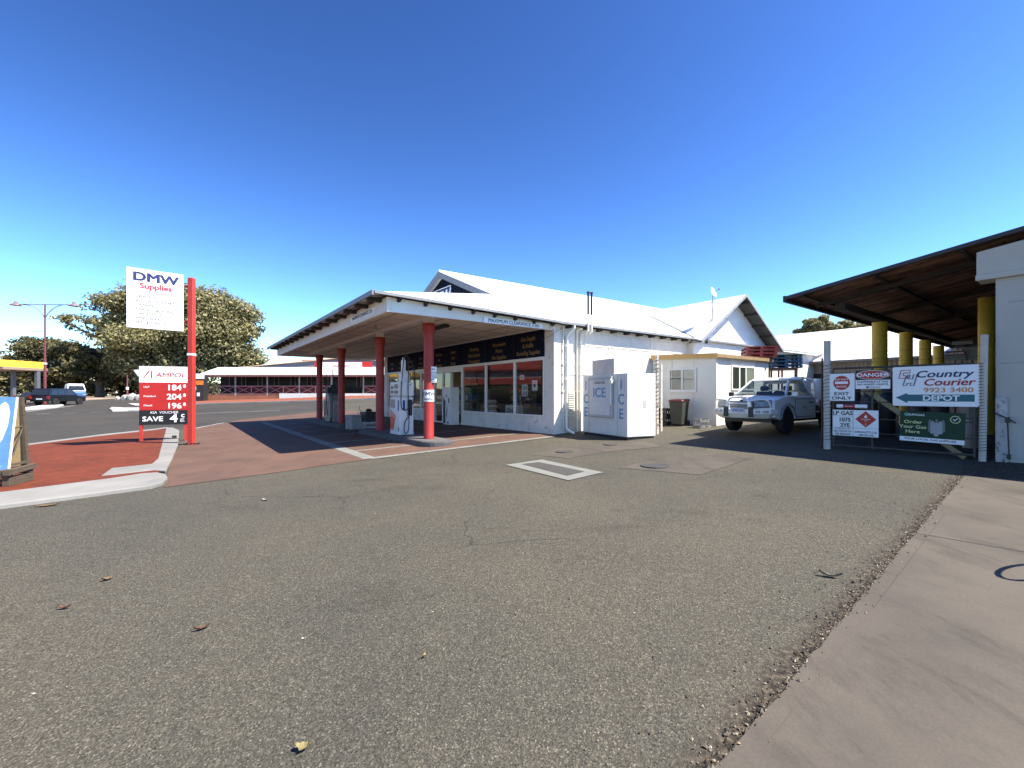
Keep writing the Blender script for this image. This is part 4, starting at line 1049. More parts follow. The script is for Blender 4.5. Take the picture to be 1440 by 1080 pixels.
# LP GAS / class sign
t, w, h = gsign('gas_sign', 'white LP gas emergency sign with red hazard diamond, lower left on the gate', 1171.7, 576, 1236, 611.5)
board(t, w, h, SIGNWHITE, r=.005)
m = MB(); m.use(SIGNBLACK); lw = w*.46
m.text('LP GAS', h*.21, lw*.50, h*.81, -.002, 'C', .028, 1.0).text('1075', h*.20, lw*.60, h*.56, -.002, 'C', .032, 1.0).text('2YE', h*.20, lw*.62, h*.345, -.002, 'C', .032, 1.0)
m.text('IN EMERGENCY DIAL', h*.055, lw*.5, h*.255, -.002, 'C', .016, 1.0).text('000, POLICE OR', h*.10, lw*.5, h*.14, -.002, 'C', .015, .85).text('FIRE BRIGADE', h*.10, lw*.5, h*.03, -.002, 'C', .015, .85)
m.text('SUPAGAS PTY LTD', h*.10, w*.735, h*.14, -.002, 'C', .015, .82).text('1800 053 336', h*.10, w*.735, h*.03, -.002, 'C', .015, .85)
for (x0, z0, x1, z1) in ((lw, 0, lw+.005, h), (0, h*.31, w, h*.318), (0, h*.76, lw, h*.768), (lw*.33, h*.53, lw, h*.538)): m.box(x0, -.002, z0, x1, -.0005, z1)
cx, cz, q = w*.735, h*.66, h*.31
m.use(SIGNRED).poly([(cx-q*1.05, -.002, cz), (cx, -.002, cz-q), (cx+q*1.05, -.002, cz), (cx, -.002, cz+q)])
m.use(SIGNWHITE).text('FLAMMABLE', h*.05, cx, cz-.01, -.004, 'C', .016).text('GAS', h*.045, cx, cz-h*.07, -.004, 'C', .016).text('2', h*.09, cx, cz-h*.22, -.004, 'C', .016)
m.poly([(cx-.022, -.004, cz+.03), (cx+.022, -.004, cz+.03), (cx+.026, -.004, cz+.055), (cx+.012, -.004, cz+.075), (cx+.006, -.004, cz+.105), (cx-.01, -.004, cz+.075), (cx-.024, -.004, cz+.06)])
m.build('lettering', None, t)
# document tube
t, w, h = gsign('document_tube', 'short white document tube with red danger band above the gas sign', 1178, 568.3, 1220, 573.4)
m = MB(); m.use(SIGNWHITE).cyl((0, 0, h/2), (w, 0, h/2), h/2, n=16); m.build('tube', None, t, smooth=True)
m = MB(); m.use(SIGNRED).cyl((w*.22, 0, h/2), (w*.62, 0, h/2), h/2+.001, n=16, cap=False); m.use(SIGNWHITE).text('DANGER', .03, w*.42, h*.35, -h/2-.003, 'C', .016, 1.2); m.build('band', None, t)
t['category'] = 'tube'
# green gas sign
t, w, h = gsign('gas_supplier_sign', 'dark green gas supplier sign picturing cylinders, lower right on the gate', 1265.4, 577.5, 1357, 618.8)
t.rotation_euler[1] = R(1.6)
board(t, w, h, GREEN, r=.004)
m = MB(); m.use(SIGNWHITE).box(.003, -.001, .003, w-.003, -.0005, h*.15)
m.use(SIGNBLACK).text('YOUR LOCAL GAS SUPPLIER', h*.085, w*.48, h*.06, -.003, 'C', .016, 1.2)
m.use(PALEY).text('Order', h*.15, w*.21, h*.60, -.002, 'C', .016, 1.2).text('Your Gas', h*.15, w*.21, h*.44, -.002, 'C', .016, 1.2).text('Here', h*.15, w*.21, h*.28, -.002, 'C', .016, 1.2)
m.use(SIGNWHITE).text('SUPAGAS', h*.09, w*.26, h*.86, -.002, 'C', .016, 1.1); m.use(P('supa teal', (.10, .35, .33), .4)).cyl((w*.10, -.001, h*.89), (w*.10, -.003, h*.89), h*.055, n=16)
m.use(PALEY)
n_ = 28; cx, cz = w*.855, h*.79
for k in range(n_):
    a, b = 2*math.pi*k/n_, 2*math.pi*(k+1)/n_
    m.poly([(cx+h*.12*math.cos(a), -.002, cz+h*.12*math.sin(a)), (cx+h*.12*math.cos(b), -.002, cz+h*.12*math.sin(b)), (cx+h*.10*math.cos(b), -.002, cz+h*.10*math.sin(b)), (cx+h*.10*math.cos(a), -.002, cz+h*.10*math.sin(a))])
m.use(SIGNWHITE).poly([(cx-.035, -.002, cz), (cx-.028, -.002, cz+.010), (cx-.008, -.002, cz-.010), (cx+.030, -.002, cz+.032), (cx+.037, -.002, cz+.024), (cx-.008, -.002, cz-.030)])
CY = P('printed cylinder', (.33, .36, .37), .45); CYD = P('printed cylinder dark', (.15, .17, .18), .45)
for i, (x, z, s_) in enumerate(((.48, .36, .8), (.58, .38, .8), (.68, .36, .8), (.52, .30, .9), (.64, .30, .9), (.58, .22, 1.0))):
    X, Z, ww, hh = w*x, h*z, w*.036*s_, h*.44*s_
    y = -.002-.0006*i
    m.use(CY if i > 2 else CYD).poly([(X-ww, y, Z+.01), (X-ww*.6, y, Z), (X+ww*.6, y, Z), (X+ww, y, Z+.01), (X+ww, y, Z+hh*.85), (X+ww*.6, y, Z+hh), (X-ww*.6, y, Z+hh), (X-ww, y, Z+hh*.85)])
    m.use(CYD if i > 2 else CY).poly([(X-ww*.5, y-.0003, Z+hh*1.0), (X+ww*.5, y-.0003, Z+hh*1.0), (X+ww*.5, y-.0003, Z+hh*1.08), (X-ww*.5, y-.0003, Z+hh*1.08)])
m.build('lettering', None, t)

# ================================================================== RIGHT BUILDING: rusty awning, yellow columns, white wall
va = math.atan2(.602, .799); Tz = 3.63; RT = Vector((6.58, 11.03))
RB = thing('storage_building', 'open storage building with rusty corrugated awning, yellow columns and white painted end wall', 'storage building', (RT.x, RT.y, 0), va)
# local: x = v' (away), y = u' (left); roof runs to y = -12, rising
RS = .148
m = MB(); per = .16; n0 = int(20/per*2)
th = .03
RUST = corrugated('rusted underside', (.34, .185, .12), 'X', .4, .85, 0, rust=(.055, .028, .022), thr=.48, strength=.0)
rows = []
for i in range(n0+1):
    x = i*per/2; dz = .018 if i % 2 else -.018
    rows.append([m.v((x, y, Tz - RS*y + dz)) for y in (0, -12.5)] + [m.v((x, y, Tz - RS*y + dz + th)) for y in (0, -12.5)])
for i in range(n0):
    a, b = rows[i], rows[i+1]
    m.f([a[0], b[0], b[1], a[1]]); m.f([a[2], a[3], b[3], b[2]]); m.f([a[0], a[2], b[2], b[0]])
m.f([rows[0][0], rows[0][1], rows[0][3], rows[0][2]])
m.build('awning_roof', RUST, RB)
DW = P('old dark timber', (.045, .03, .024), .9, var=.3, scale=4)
def slopebox(m, x0, x1, y0, y1, h0, h1):
    """box under the roof between y0 and y1, hanging h0..h1 below the sheet"""
    z = lambda y: Tz - RS*y - .02
    m.hexa([(x0, y0, z(y0)-h1), (x1, y0, z(y0)-h1), (x1, y1, z(y1)-h1), (x0, y1, z(y1)-h1), (x0, y0, z(y0)-h0), (x1, y0, z(y0)-h0), (x1, y1, z(y1)-h0), (x0, y1, z(y1)-h0)])
for k in range(8):
    m = MB(); y = -.35-k*1.35
    m.box(0.05, y-.03, Tz-RS*y-.09, 19.9, y+.03, Tz-RS*y-.03); m.build('purlin', DW, RB)
for k in range(6):
    m = MB(); slopebox(m, 1.0+k*3.27, 1.08+k*3.27, -.3, -12.3, .09, .19); m.build('rafter', DW, RB)
m = MB(); m.box(0, .0, Tz-.10, 20, .06, Tz+.05); m.build('gutter', P('old gutter', (.035, .035, .045), .6), RB)
m = MB(); slopebox(m, -.045, -.005, 0, -12.5, -.045, .03); m.build('verge_flashing', P('verge dark', (.05, .045, .05), .6), RB)
for (px, py, D) in ((1237, 454.5, 12.8), (1274, 468.5, 14.9), (1301, 479, 17.0), (1320, 487, 19.0)):
    x, y = at(px, D); l = Matrix.Rotation(-va, 2) @ (Vector((x, y))-RT)
    m = MB(); m.lathe([(.175, -.05), (.175, 3.32), (0.05, 3.33)], (l.x, l.y, 0), 24)
    cl = m.build('column', YELLOW, RB, smooth=True)
    m = MB()
    for zz in (1.95, 2.05, 2.18, 2.30): m.lathe([(.177, zz), (.183, zz+.006), (.177, zz+.012)], (l.x, l.y, 0), 20)
    m.build('strap', P('dull strap', (.30, .20, .04), .6), cl)
m = MB(); l0 = Matrix.Rotation(-va, 2) @ (Vector(at(1237, 12.8))-RT)
m.box(1.0, l0.y-.10, 3.33, 19.9, l0.y+.10, 3.50); m.build('beam', DW, RB)
x, y = at(1387, 11.6); l = Matrix.Rotation(-va, 2) @ (Vector((x, y))-RT)
m = MB(); m.lathe([(.155, -.05), (.155, 3.75), (.05, 3.76)], (l.x, l.y, 0), 24); m.build('column', YELLOW, RB, smooth=True)
# white wall along the gate line
Wl = Matrix.Rotation(-va, 2) @ (Vector(at(1400, 8.33))-RT)
gzw = g(*at(1400, 8.3))
m = MB(); m.box(Wl.x, Wl.y, -.3, Wl.x+.38, Wl.y-7, 3.45); m.build('wall', P('white wall render', (.52, .49, .43), .75, var=.06, scale=1.1, bump=.25, bscale=18), RB, bevel=.01)
m = MB()
m.hexa([(Wl.x-.06, Wl.y+.24, 3.40), (Wl.x+.40, Wl.y+.24, 3.40), (Wl.x+.40, Wl.y-7, 3.40), (Wl.x-.06, Wl.y-7, 3.40), (Wl.x-.06, Wl.y+.24, 3.93), (Wl.x+.40, Wl.y+.24, 3.93), (Wl.x+.40, Wl.y-7, 4.95), (Wl.x-.06, Wl.y-7, 4.95)])
m.box(Wl.x-.09, Wl.y+.25, 3.40, Wl.x-.06, Wl.y-7, 3.50)
m.build('wall_head', P('white wall head', (.56, .52, .45), .7, var=.05), RB, bevel=.012)
m = MB(); m.box(Wl.x-.07, Wl.y+.0, -.3, Wl.x-.002, Wl.y-.155, 1.26); m.build('wall_base', P('peeling base', (.52, .50, .47), .9, var=.15, scale=6, col2=(.13, .12, .11), thr=.55, bump=.6, bscale=14), RB, bevel=.03)
m = MB()
for zz, dx in ((1.86, .0), (2.95, .1), (.9, .3)): m.box(Wl.x-.004, Wl.y-.05-dx, zz, Wl.x-.0005, Wl.y-2.6-dx, zz+.008)
m.build('crack', P('hairline', (.25, .25, .26), .9), RB)
m = MB(); m.tube([(Wl.x-.09, Wl.y+.03, .98), (Wl.x-.10, Wl.y-.12, .90), (Wl.x-.12, Wl.y-.26, .80)], .012, 6); m.tube([(Wl.x-.10, Wl.y-.155, .88), (Wl.x-.11, Wl.y-.17, .5), (Wl.x-.09, Wl.y-.18, .14)], .010, 6)
m.box(Wl.x-.13, Wl.y-.13, .80, Wl.x-.09, Wl.y-.19, .90); m.box(Wl.x-.12, Wl.y-.15, .16, Wl.x-.08, Wl.y-.20, .24)
m.build('bolt_chain', BLACKP, RB)
# dark back of the store
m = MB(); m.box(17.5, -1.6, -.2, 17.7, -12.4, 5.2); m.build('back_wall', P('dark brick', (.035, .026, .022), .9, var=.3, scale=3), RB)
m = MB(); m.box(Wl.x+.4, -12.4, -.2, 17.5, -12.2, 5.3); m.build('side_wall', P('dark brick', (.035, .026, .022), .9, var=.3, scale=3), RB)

# things stored behind the gate
def cyl_tank(loc, r, h, mat_, lab, name='gas_cylinder', cat='gas cylinder', grp=None):
    t = thing(name, lab, cat, loc, 0, grp)
    m = MB(); m.lathe([(r*.8, 0), (r*.85, .03), (r*.8, .05), (r, .12), (r, h*.78), (r*.85, h*.86), (r*.3, h*.9), (0, h*.9)], (0, 0, 0), 18); m.build('body', mat_, t, smooth=True)
    m = MB(); m.lathe([(r*.62, h*.86), (r*.64, h), (r*.60, h), (r*.58, h*.86)], (0, 0, 0), 14); m.build('collar', mat_, t)
    m = MB(); m.cyl((0, 0, h*.88), (0, 0, h*.97), .022); m.cyl((-.04, 0, h*.94), (.04, 0, h*.94), .014); m.build('valve', P('brass', (.4, .28, .08), .4, .8), t)
    return t
CYG = P('cylinder grey', (.045, .045, .048), .5, var=.1)
k = 0
for (px, D, h_, lab) in ((1203, 12.2, 1.25, 'grey gas cylinder behind the gate just right of the exit sign'), (1222, 11.6, 1.25, 'grey gas cylinder behind the danger sign on the gate'), (1247, 12.0, 1.25, 'tall grey gas cylinder behind the gap between danger and courier signs'), (1290, 10.9, 1.2, 'grey gas cylinder behind the green sign, left'), (1320, 10.6, 1.2, 'grey gas cylinder behind the green sign, right')):
    cyl_tank(gz(at(px, D)), .18, h_, CYG, lab, grp='gas cylinders stored behind the gate')
cx = at(1366, 9.75)
t = thing('drum', 'pale dented drum standing behind the right end of the gate', 'drum', gz(cx))
m = MB(); m.lathe([(.0, 0), (.14, 0), (.145, .02), (.14, .3), (.146, .32), (.14, .34), (.14, .62), (.0, .63)], (0, 0, 0), 20); m.build('body', P('pale drum', (.42, .41, .38), .6, var=.15, scale=6), t, smooth=True)
t = thing('bucket', 'pale bucket on top of the drum behind the gate', 'bucket', gz(cx, .632))
m = MB(); m.lathe([(0, 0), (.15, 0), (.19, .26), (.2, .28), (.17, .28), (.14, .03)], (0, 0, 0), 20); m.build('body', P('pale drum', (.42, .41, .38), .6), t, smooth=True)
m = MB(); m.tube([(-.2, 0, .26), (-.1, -.16, .12), (.1, -.16, .12), (.2, 0, .26)], .006, 5); m.build('handle', STEEL, t)
# wire cage with bottles further in
c = at(1228, 14.2)
t = thing('bottle_cage', 'dark steel mesh cage in the shade behind the gate', 'cage', gz(c), va)
m = MB()
for x in (0, 1.8):
    for y in (-2.2, 0): m.box(x-.02, y-.02, 0, x+.02, y+.02, 1.5)
for z in (.05, .75, 1.5):
    for y in (-2.2, 0): m.box(0, y-.015, z-.015, 1.8, y+.015, z+.015)
    for x in (0, 1.8): m.box(x-.015, -2.2, z-.015, x+.015, 0, z+.015)
m.build('frame', GPM, t)
m = MB()
for k in range(23): m.box(-.004, -2.2+k*.1, .05, .004, -2.194+k*.1, 1.5)
m.build('mesh_panel', GPM, t)
m = MB(); m.box(-.03, -1.3, .9, -.01, -.5, 1.3); m.build('plate', P('dull plate', (.2, .2, .2), .5), t)
# signs far inside the store
for (px, py, D, w, h, lab, tx) in ((1343, 500, 14.5, .45, .30, 'small red and white danger notice far inside the dark store', 'DANGER'), (1367, 497, 14.3, .50, .42, 'plain pale board far inside the dark store', None), (1353, 482, 15.2, .50, .12, 'dark faded notice high inside the dark store', 'STORE')):
    x, y = at(px, D)
    t = thing('store_notice', lab, 'notice', (x, y, zy(py, D)), GRZ+R(5))
    m = MB(); dark = px == 1352
    m.use(P('dull board', (.22, .22, .21), .6) if not dark else P('dark board', (.05, .05, .05), .6)).box(-w/2, 0, -h/2, w/2, .02, h/2); 
    if tx == 'DANGER': m.use(P('dull red', (.16, .03, .02), .5)).box(-w/2, -.004, 0, w/2, -.001, h/2); m.use(SIGNWHITE).text(tx, .085, 0, .04, -.006, 'C', .016, 1.2)
    m.build('board', None, t)
    m = MB(); m.tube([(0, .04, -h/2), (0, .04, -zy(py, D)+g(x, y))], .02, 6); m.build('post', DW, t)
# ================================================================== UTE
PAINT = P('ute white paint', (.76, .74, .70), .25, var=.03, spec=.6)
TRIM = P('dark trim', (.03, .03, .032), .5)
LENS = P('lamp lens', (.45, .47, .48), .1, .3, var=.2, scale=20)
def wheel(par, x, y, z, r, w, side, rim=None):
    m = MB()
    m.lathe([(r*.62, -w/2), (r*.9, -w/2), (r, -w/2+.04), (r, w/2-.04), (r*.9, w/2), (r*.62, w/2)], (0, 0, 0), 28, 'x')
    t_ = m.build('wheel', RUBBER, par, smooth=True); t_.location = (x, y, z)
    m = MB(); s = side
    m.lathe([(r*.62, s*(w/2-.02)), (r*.58, s*(w/2-.05)), (r*.2, s*(w/2-.03)), (0, s*(w/2-.03))], (0, 0, 0), 20, 'x')
    for k in range(6):
        a = 2*math.pi*k/6; m.box(s*(w/2-.035), -.03+math.cos(a)*r*.35, -.03+math.sin(a)*r*.35, s*(w/2-.015), .03+math.cos(a)*r*.35, .03+math.sin(a)*r*.35)
    m.build('rim', rim or STEEL, t_, smooth=True)
    return t_
def arch(yc, r, z0, n=9):
    """outline points of a wheel arch, front to rear along the sill"""
    a0 = math.asin(min(.99, max(-.9, (z0-.36)/r)))
    return [(yc - r*math.cos(a0+(math.pi-2*a0)*k/n), .36 + r*math.sin(a0+(math.pi-2*a0)*k/n)) for k in range(n+1)]
def lower_body(m, prof, W, nseg, front_round, belt, tum=.05, rear_round=0, length=5):
    """prof = closed side outline (y,z); made as strips across the width so the nose can be rounded in plan"""
    xs = nseg
    rings = []
    for x in xs:
        ring = []
        for (y, z) in prof:
            k = abs(x); yy = y
            if y < .8: yy = y + front_round*(k**3)*(1-y/.8)
            if y > length-.7: yy = y - rear_round*(k**3)*(1-(length-y)/.7)
            wz = W/2*(1 - tum*max(0, z-.75)/.4)
            ring.append(m.v((x*wz, yy, z - (.035*k*k if z > 1.0 else 0))))
        rings.append(ring)
    n = len(prof)
    for a, b in zip(rings[:-1], rings[1:]):
        for i in range(n): m.f([a[i], a[(i+1) % n], b[(i+1) % n], b[i]])
    m.f(rings[0]); m.f(list(reversed(rings[-1])))
front = Vector((6.30, 12.72)); g0 = g(*front)
UT = thing('ute', 'white tray ute with alloy bull bar parked half in shade beside the annex', 'ute', (front.x, front.y, g(*(front+VD*2.5))-.02), RZ-math.pi/2)
UT.scale = (.94, .94, .94)
W = 1.74
prof = [(.16, .50), (.12, .80), (.18, .98), (.32, 1.035), (.75, 1.10), (1.20, 1.16), (3.02, 1.13), (3.05, .95), (3.05, .42)] + [(1.62, .42)] + list(reversed(arch(1.12, .47, .42))) + [(.55, .42)]
m = MB(); lower_body(m, prof, W, [-1, -.9, -.6, -.25, 0, .25, .6, .9, 1], .22, 1.1)
bd = m.build('body', PAINT, UT, smooth=True, bevel=.018)
m = MB(); m.box(-.70, .45, .34, .70, 5.1, .56); m.box(-.8, .7, .5, -.60, 3.0, .9); m.box(.60, .7, .5, .8, 3.0, .9); m.build('chassis', BLACKP, UT)
# cab: roof, pillars
def P3(m, a, b, r): m.tube([a, b], r, 6)
m = MB()
rw0, rw1 = .58, .60
m.hexa([(-rw0, 1.80, 1.60), (rw0, 1.80, 1.60), (rw1, 2.95, 1.60), (-rw1, 2.95, 1.60), (-.56, 1.88, 1.665), (.56, 1.88, 1.665), (.57, 2.88, 1.67), (-.57, 2.88, 1.67)])
m.build('roof', PAINT, UT, bevel=.03)
m = MB()
for s in (-1, 1):
    m.hexa([(s*.80, 1.12, 1.12), (s*.74, 1.12, 1.12), (s*.72, 1.22, 1.12), (s*.80, 1.24, 1.12), (s*.60, 1.82, 1.62), (s*.54, 1.82, 1.62), (s*.53, 1.90, 1.62), (s*.60, 1.92, 1.62)])
    m.hexa([(s*.81, 2.86, 1.10), (s*.74, 2.86, 1.10), (s*.74, 3.02, 1.10), (s*.81, 3.02, 1.10), (s*.61, 2.76, 1.62), (s*.55, 2.76, 1.62), (s*.55, 2.95, 1.62), (s*.61, 2.95, 1.62)])
m.box(-.75, 2.97, 1.10, .75, 3.03, 1.22); m.box(-.60, 2.90, 1.52, .60, 2.97, 1.62)
m.build('cab_pillar', PAINT, UT, bevel=.012)
m = MB(); m.hexa([(-.74, 1.02, 1.135), (.74, 1.02, 1.135), (.78, 1.14, 1.15), (-.78, 1.14, 1.15), (-.74, 1.02, 1.145), (.74, 1.02, 1.145), (.78, 1.14, 1.165), (-.78, 1.14, 1.165)]); m.tube([(-.5, 1.10, 1.17), (.0, 1.22, 1.22)], .008, 4); m.tube([(.1, 1.10, 1.17), (.6, 1.22, 1.22)], .008, 4); m.build('wiper_cowl', TRIM, UT)
m = MB(); m.poly([(-.76, 1.14, 1.14), (.76, 1.14, 1.14), (.56, 1.85, 1.61), (-.56, 1.85, 1.61)]); m.build('windscreen', CARG, UT)
m = MB(); m.poly([(-.73, 3.0, 1.22), (.73, 3.0, 1.22), (.57, 2.94, 1.54), (-.57, 2.94, 1.54)]); m.build('rear_window', CARG, UT)
for s in (-1, 1):
    m = MB(); m.poly([(s*.80, 1.24, 1.13), (s*.80, 2.86, 1.12), (s*.59, 2.77, 1.60), (s*.585, 1.92, 1.60)]); m.build('side_window', CARG, UT)
    m = MB(); m.box(s*(W/2-.006), 1.585, .485, s*(W/2+.002), 2.855, 1.035); m.build('door_gap', BLACKP, UT)
    m = MB(); m.box(s*(W/2-.004), 1.60, .50, s*(W/2+.012), 2.84, 1.02); dd = m.build('door', PAINT, UT, bevel=.006)
    m = MB(); m.box(s*(W/2+.010), 2.56, .90, s*(W/2+.035), 2.74, .94); m.build('handle', TRIM, dd)
    m = MB(); m.box(s*.80, 1.30, 1.10, s*.90, 1.36, 1.14); m.box(s*.88, 1.30, 1.10, s*1.05, 1.37, 1.24); m.build('mirror', TRIM if s < 0 else PAINT, UT, bevel=.03)
    # flare over the front wheel
    m = MB()
    pts = arch(1.12, .49, .46, 12); pts2 = arch(1.12, .56, .46, 12)
    for k in range(12):
        a, b, c_, d_ = pts[k], pts[k+1], pts2[k+1], pts2[k]
        m.hexa([(s*(W/2-.03), a[0], a[1]), (s*(W/2-.03), b[0], b[1]), (s*(W/2-.03), c_[0], c_[1]), (s*(W/2-.03), d_[0], d_[1]), (s*(W/2+.045), a[0], a[1]), (s*(W/2+.045), b[0], b[1]), (s*(W/2+.01), c_[0], c_[1]), (s*(W/2+.01), d_[0], d_[1])])
    m.build('wheel_flare', P('flare', (.34, .34, .35), .4), UT, smooth=True)
    for yy in (1.12, 4.15): wheel(UT, s*.76, yy, .37, .375, .25, s)
    m = MB(); m.hexa([(s*.40, .07, .79), (s*.80, .24, .80), (s*.80, .50, .80), (s*.42, .30, .80), (s*.44, .11, .965), (s*.78, .27, .985), (s*.76, .50, .985), (s*.46, .30, .97)]); m.build('headlight', P('headlamp glass', (.34, .35, .37), .12, .1, var=.45, scale=14), UT, bevel=.02)
    m = MB(); m.tube([(s*.395, .06, .785), (s*.81, .235, .795), (s*.79, .265, .995), (s*.435, .10, .975), (s*.395, .06, .785)], .010, 5); m.build('headlight_bezel', TRIM, UT)
for x in (-.36, .36):
    m = MB(); m.box(x-.24, 2.20, .7, x+.24, 2.35, 1.26); m.box(x-.13, 2.23, 1.28, x+.13, 2.32, 1.44); m.build('seat', P('seat cloth', (.05, .06, .08), .8), UT, bevel=.04)
m = MB(); m.lathe([(.17, 0), (.185, .01), (.17, .02)], (0, 0, 0), 20, 'y'); o = m.build('steering_wheel', TRIM, UT); o.location = (.36, 1.60, 1.10)
m = MB(); m.box(-.35, .10, .74, .35, .16, .96); o = m.build('grille', P('grille', (.10, .10, .11), .4, .3), UT)
m = MB()
for k in range(4): m.box(-.34, .085, .76+k*.05, .34, .099, .785+k*.05)
m.build('slat', P('grille silver', (.40, .40, .41), .35), o)
m = MB(); m.use(STEEL); m.tube([(-.02, .18, .98), (-.02, .18, 1.26)], .008, 5); m.use(TRIM); m.box(-.05, .13, .96, .01, .23, 1.0); m.build('aerial', None, UT)
# bull bar
m = MB()
pl = [(-.90, .42), (-.84, .12), (-.45, -.06), (.45, -.06), (.84, .12), (.90, .42), (.78, .42), (.74, .20), (.4, .08), (-.4, .08), (-.74, .20), (-.78, .42)]
m.prism(pl, 'z', .60, .74)
pl2 = [(x*.97, y+.03) for x, y in pl]; 
A = [m.v((x, y, .60)) for x, y in pl]; B2 = [m.v((x*.86, y+.10, .47)) for x, y in pl]
for i in range(len(pl)): m.f([A[i], A[(i+1) % len(pl)], B2[(i+1) % len(pl)], B2[i]])
m.f(B2)
bb = m.build('bull_bar', P('bar alloy', (.80, .78, .72), .4, .0, var=.05), UT, bevel=.012)
m = MB()
for s in (-1, 1):
    m.tube([(s*.30, -.03, .74), (s*.30, -.05, .98), (s*.27, -.04, 1.04), (s*.20, -.03, 1.07), (0, -.03, 1.075)], .03, 10)
    m.tube([(s*.36, -.03, .74), (s*.34, -.05, .96)], .028, 8)
    m.tube([(s*.36, -.02, 1.00), (s*.70, .02, 1.02), (s*.80, .08, .97), (s*.82, .14, .86), (s*.82, .16, .74)], .022, 8)
m.tube([(-.30, -.045, .90), (.30, -.045, .90)], .018, 8)
m.build('hoop', P('hoop alloy', (.82, .80, .76), .3, .1), bb, smooth=True)
m = MB()
for s in (-1, 1):
    m.box(s*.30, -.075, .50, s*.44, -.055, .80)
for x in (-.24, 0, .24): m.box(x-.085, .005, .52, x+.085, .035, .57)
m.build('insert', BLACKP, bb)
m = MB()
for s in (-1, 1):
    for xx, w_, y_ in ((.535, .07, -.02), (.70, .10, .06)):
        m.box(s*(xx-w_), y_-.025 if xx < .6 else y_-.03, .635, s*(xx+w_), y_+.05, .705)
m.build('fog_lamp', LENS, bb, bevel=.02)
m = MB(); m.use(P('plate', (.50, .52, .60), .4)).box(-.20, -.085, .64, .20, -.075, .76); m.use(P('plate blue', (.03, .05, .25), .4)).text('1EWJ 263', .09, 0, .67, -.088, 'C', .016, .95)
m.build('number_plate', None, bb)
m = MB(); m.use(SIGNBLACK); m.M = Matrix(((0, -1, 0, 0), (1, 0, 0, 0), (0, 0, 1, 0), (0, 0, 0, 1))); m.text('4x4 TD', .09, 2.2, .74, -(W/2+.014), 'C', .016, 1.1); m.build('lettering', None, UT)
# tray, headboard, roof bar
m = MB(); m.box(-.90, 3.15, .86, .90, 5.35, .92); 
tr = m.build('tray', P('tray alloy', (.40, .40, .40), .4, .5), UT)
m = MB()
for s in (-1, 1): m.box(s*.90, 3.15, .78, s*.93, 5.35, 1.0)
m.box(-.9, 5.35, .78, .9, 5.38, 1.0); m.build('side_gate', P('tray alloy', (.40, .40, .40), .4, .5), tr)
m = MB()
for s in (-1, 1): m.tube([(s*.80, 3.18, .90), (s*.78, 3.18, 1.50), (s*.70, 3.18, 1.66), (.60*s, 3.18, 1.69)], .028, 8)
m.tube([(-.62, 3.18, 1.69), (.62, 3.18, 1.69)], .03, 8); m.tube([(-.78, 3.18, 1.30), (.78, 3.18, 1.30)], .018, 6)
m.build('headboard', P('headboard white', (.60, .60, .58), .4), tr, smooth=True)
m = MB(); m.tube([(-.64, 2.75, 1.71), (.64, 2.75, 1.71)], .022, 8)
for s in (-1, 1): m.box(s*.60, 2.70, 1.66, s*.56, 2.80, 1.71)
m.build('roof_bar', WMETAL, UT, smooth=True)
CW_ = P('cylinder white', (.70, .70, .68), .4, var=.05)
Mu = Matrix.Translation(UT.location) @ Matrix.Rotation(UT.rotation_euler[2], 4, 'Z')
for i, (x, y, lab) in enumerate(((.62, 3.55, 'white gas cylinder on the ute tray, directly behind the cab'), (.66, 4.10, 'white gas cylinder on the ute tray, nearest the gate post'), (.10, 3.6, 'white gas cylinder in the middle of the ute tray'))):
    p = Mu @ Vector((x, y, .925))
    cyl_tank((p.x, p.y, p.z), .19, .66, CW_, lab, grp='gas cylinders on the ute tray')

# pallets and rack beside the annex
def pallet(loc, rz, mat_, lab, grp, w=1.1, d=1.1, h=.125):
    t = thing('plastic_pallet', lab, 'pallet', loc, rz, grp)
    m = MB()
    m.box(-w/2, -d/2, h-.03, w/2, d/2, h); m.box(-w/2, -d/2, 0, w/2, d/2, .02)
    for x in (-w/2, -.05, w/2-.10):
        for y in (-d/2, -.05, d/2-.10): m.box(x, y, .0201, x+.10, y+.10, h-.0301)
    for k in range(6): m.box(-w/2+.05+k*.18, -d/2+.04, h, -w/2+.10+k*.18, d/2-.04, h+.012)
    m.build('deck', mat_, t)
    return t
PR = P('pallet red', (.34, .055, .045), .5, var=.2, scale=4); PR2 = P('pallet faded red', (.50, .22, .19), .6, var=.2, scale=4)
PB = P('pallet blue', (.02, .085, .19), .5, var=.2, scale=4); PG = P('pallet green', (.02, .10, .11), .5, var=.2)
c0 = at(1066, 18.3); zb = zy(503, 18.3)
names = ('lowest', 'second from the bottom', 'second from the top', 'topmost')
for k in range(3):
    pallet((c0[0]+.02*k, c0[1], zb+k*.137), RZ+R(38), PR, 'red plastic pallet on the annex roof, ' + ('lowest of its stack of three', 'middle of its stack of three', 'topmost of its stack of three')[k], 'red pallets on the annex roof')
c1 = at(1101, 18.6); zb2 = zy(518.5, 18.6)
RK = thing('pallet_rack', 'steel rack carrying the blue pallets behind the ute', 'rack', (c1[0], c1[1], g(*c1)), RZ+R(20))
m = MB(); hh = zb2-g(*c1)
for x in (-.5, .5):
    for y in (-.45, .45): m.box(x-.035, y-.035, 0, x+.035, y+.035, hh-.06)
m.box(-.55, -.5, hh-.06, .55, .5, hh-.005); m.build('frame', P('rack brown', (.12, .06, .05), .6, var=.2), RK)
for k in range(4):
    pallet((c1[0], c1[1]+.01*k, zb2+k*.137), RZ+R(38), PG if k == 3 else PB, ('green' if k == 3 else 'blue') + ' plastic pallet on the rack behind the ute, ' + names[k] + ' of its stack', 'blue and green pallets on the rack')
c2 = at(1086, 18.9); zz = zy(519, 18.9)
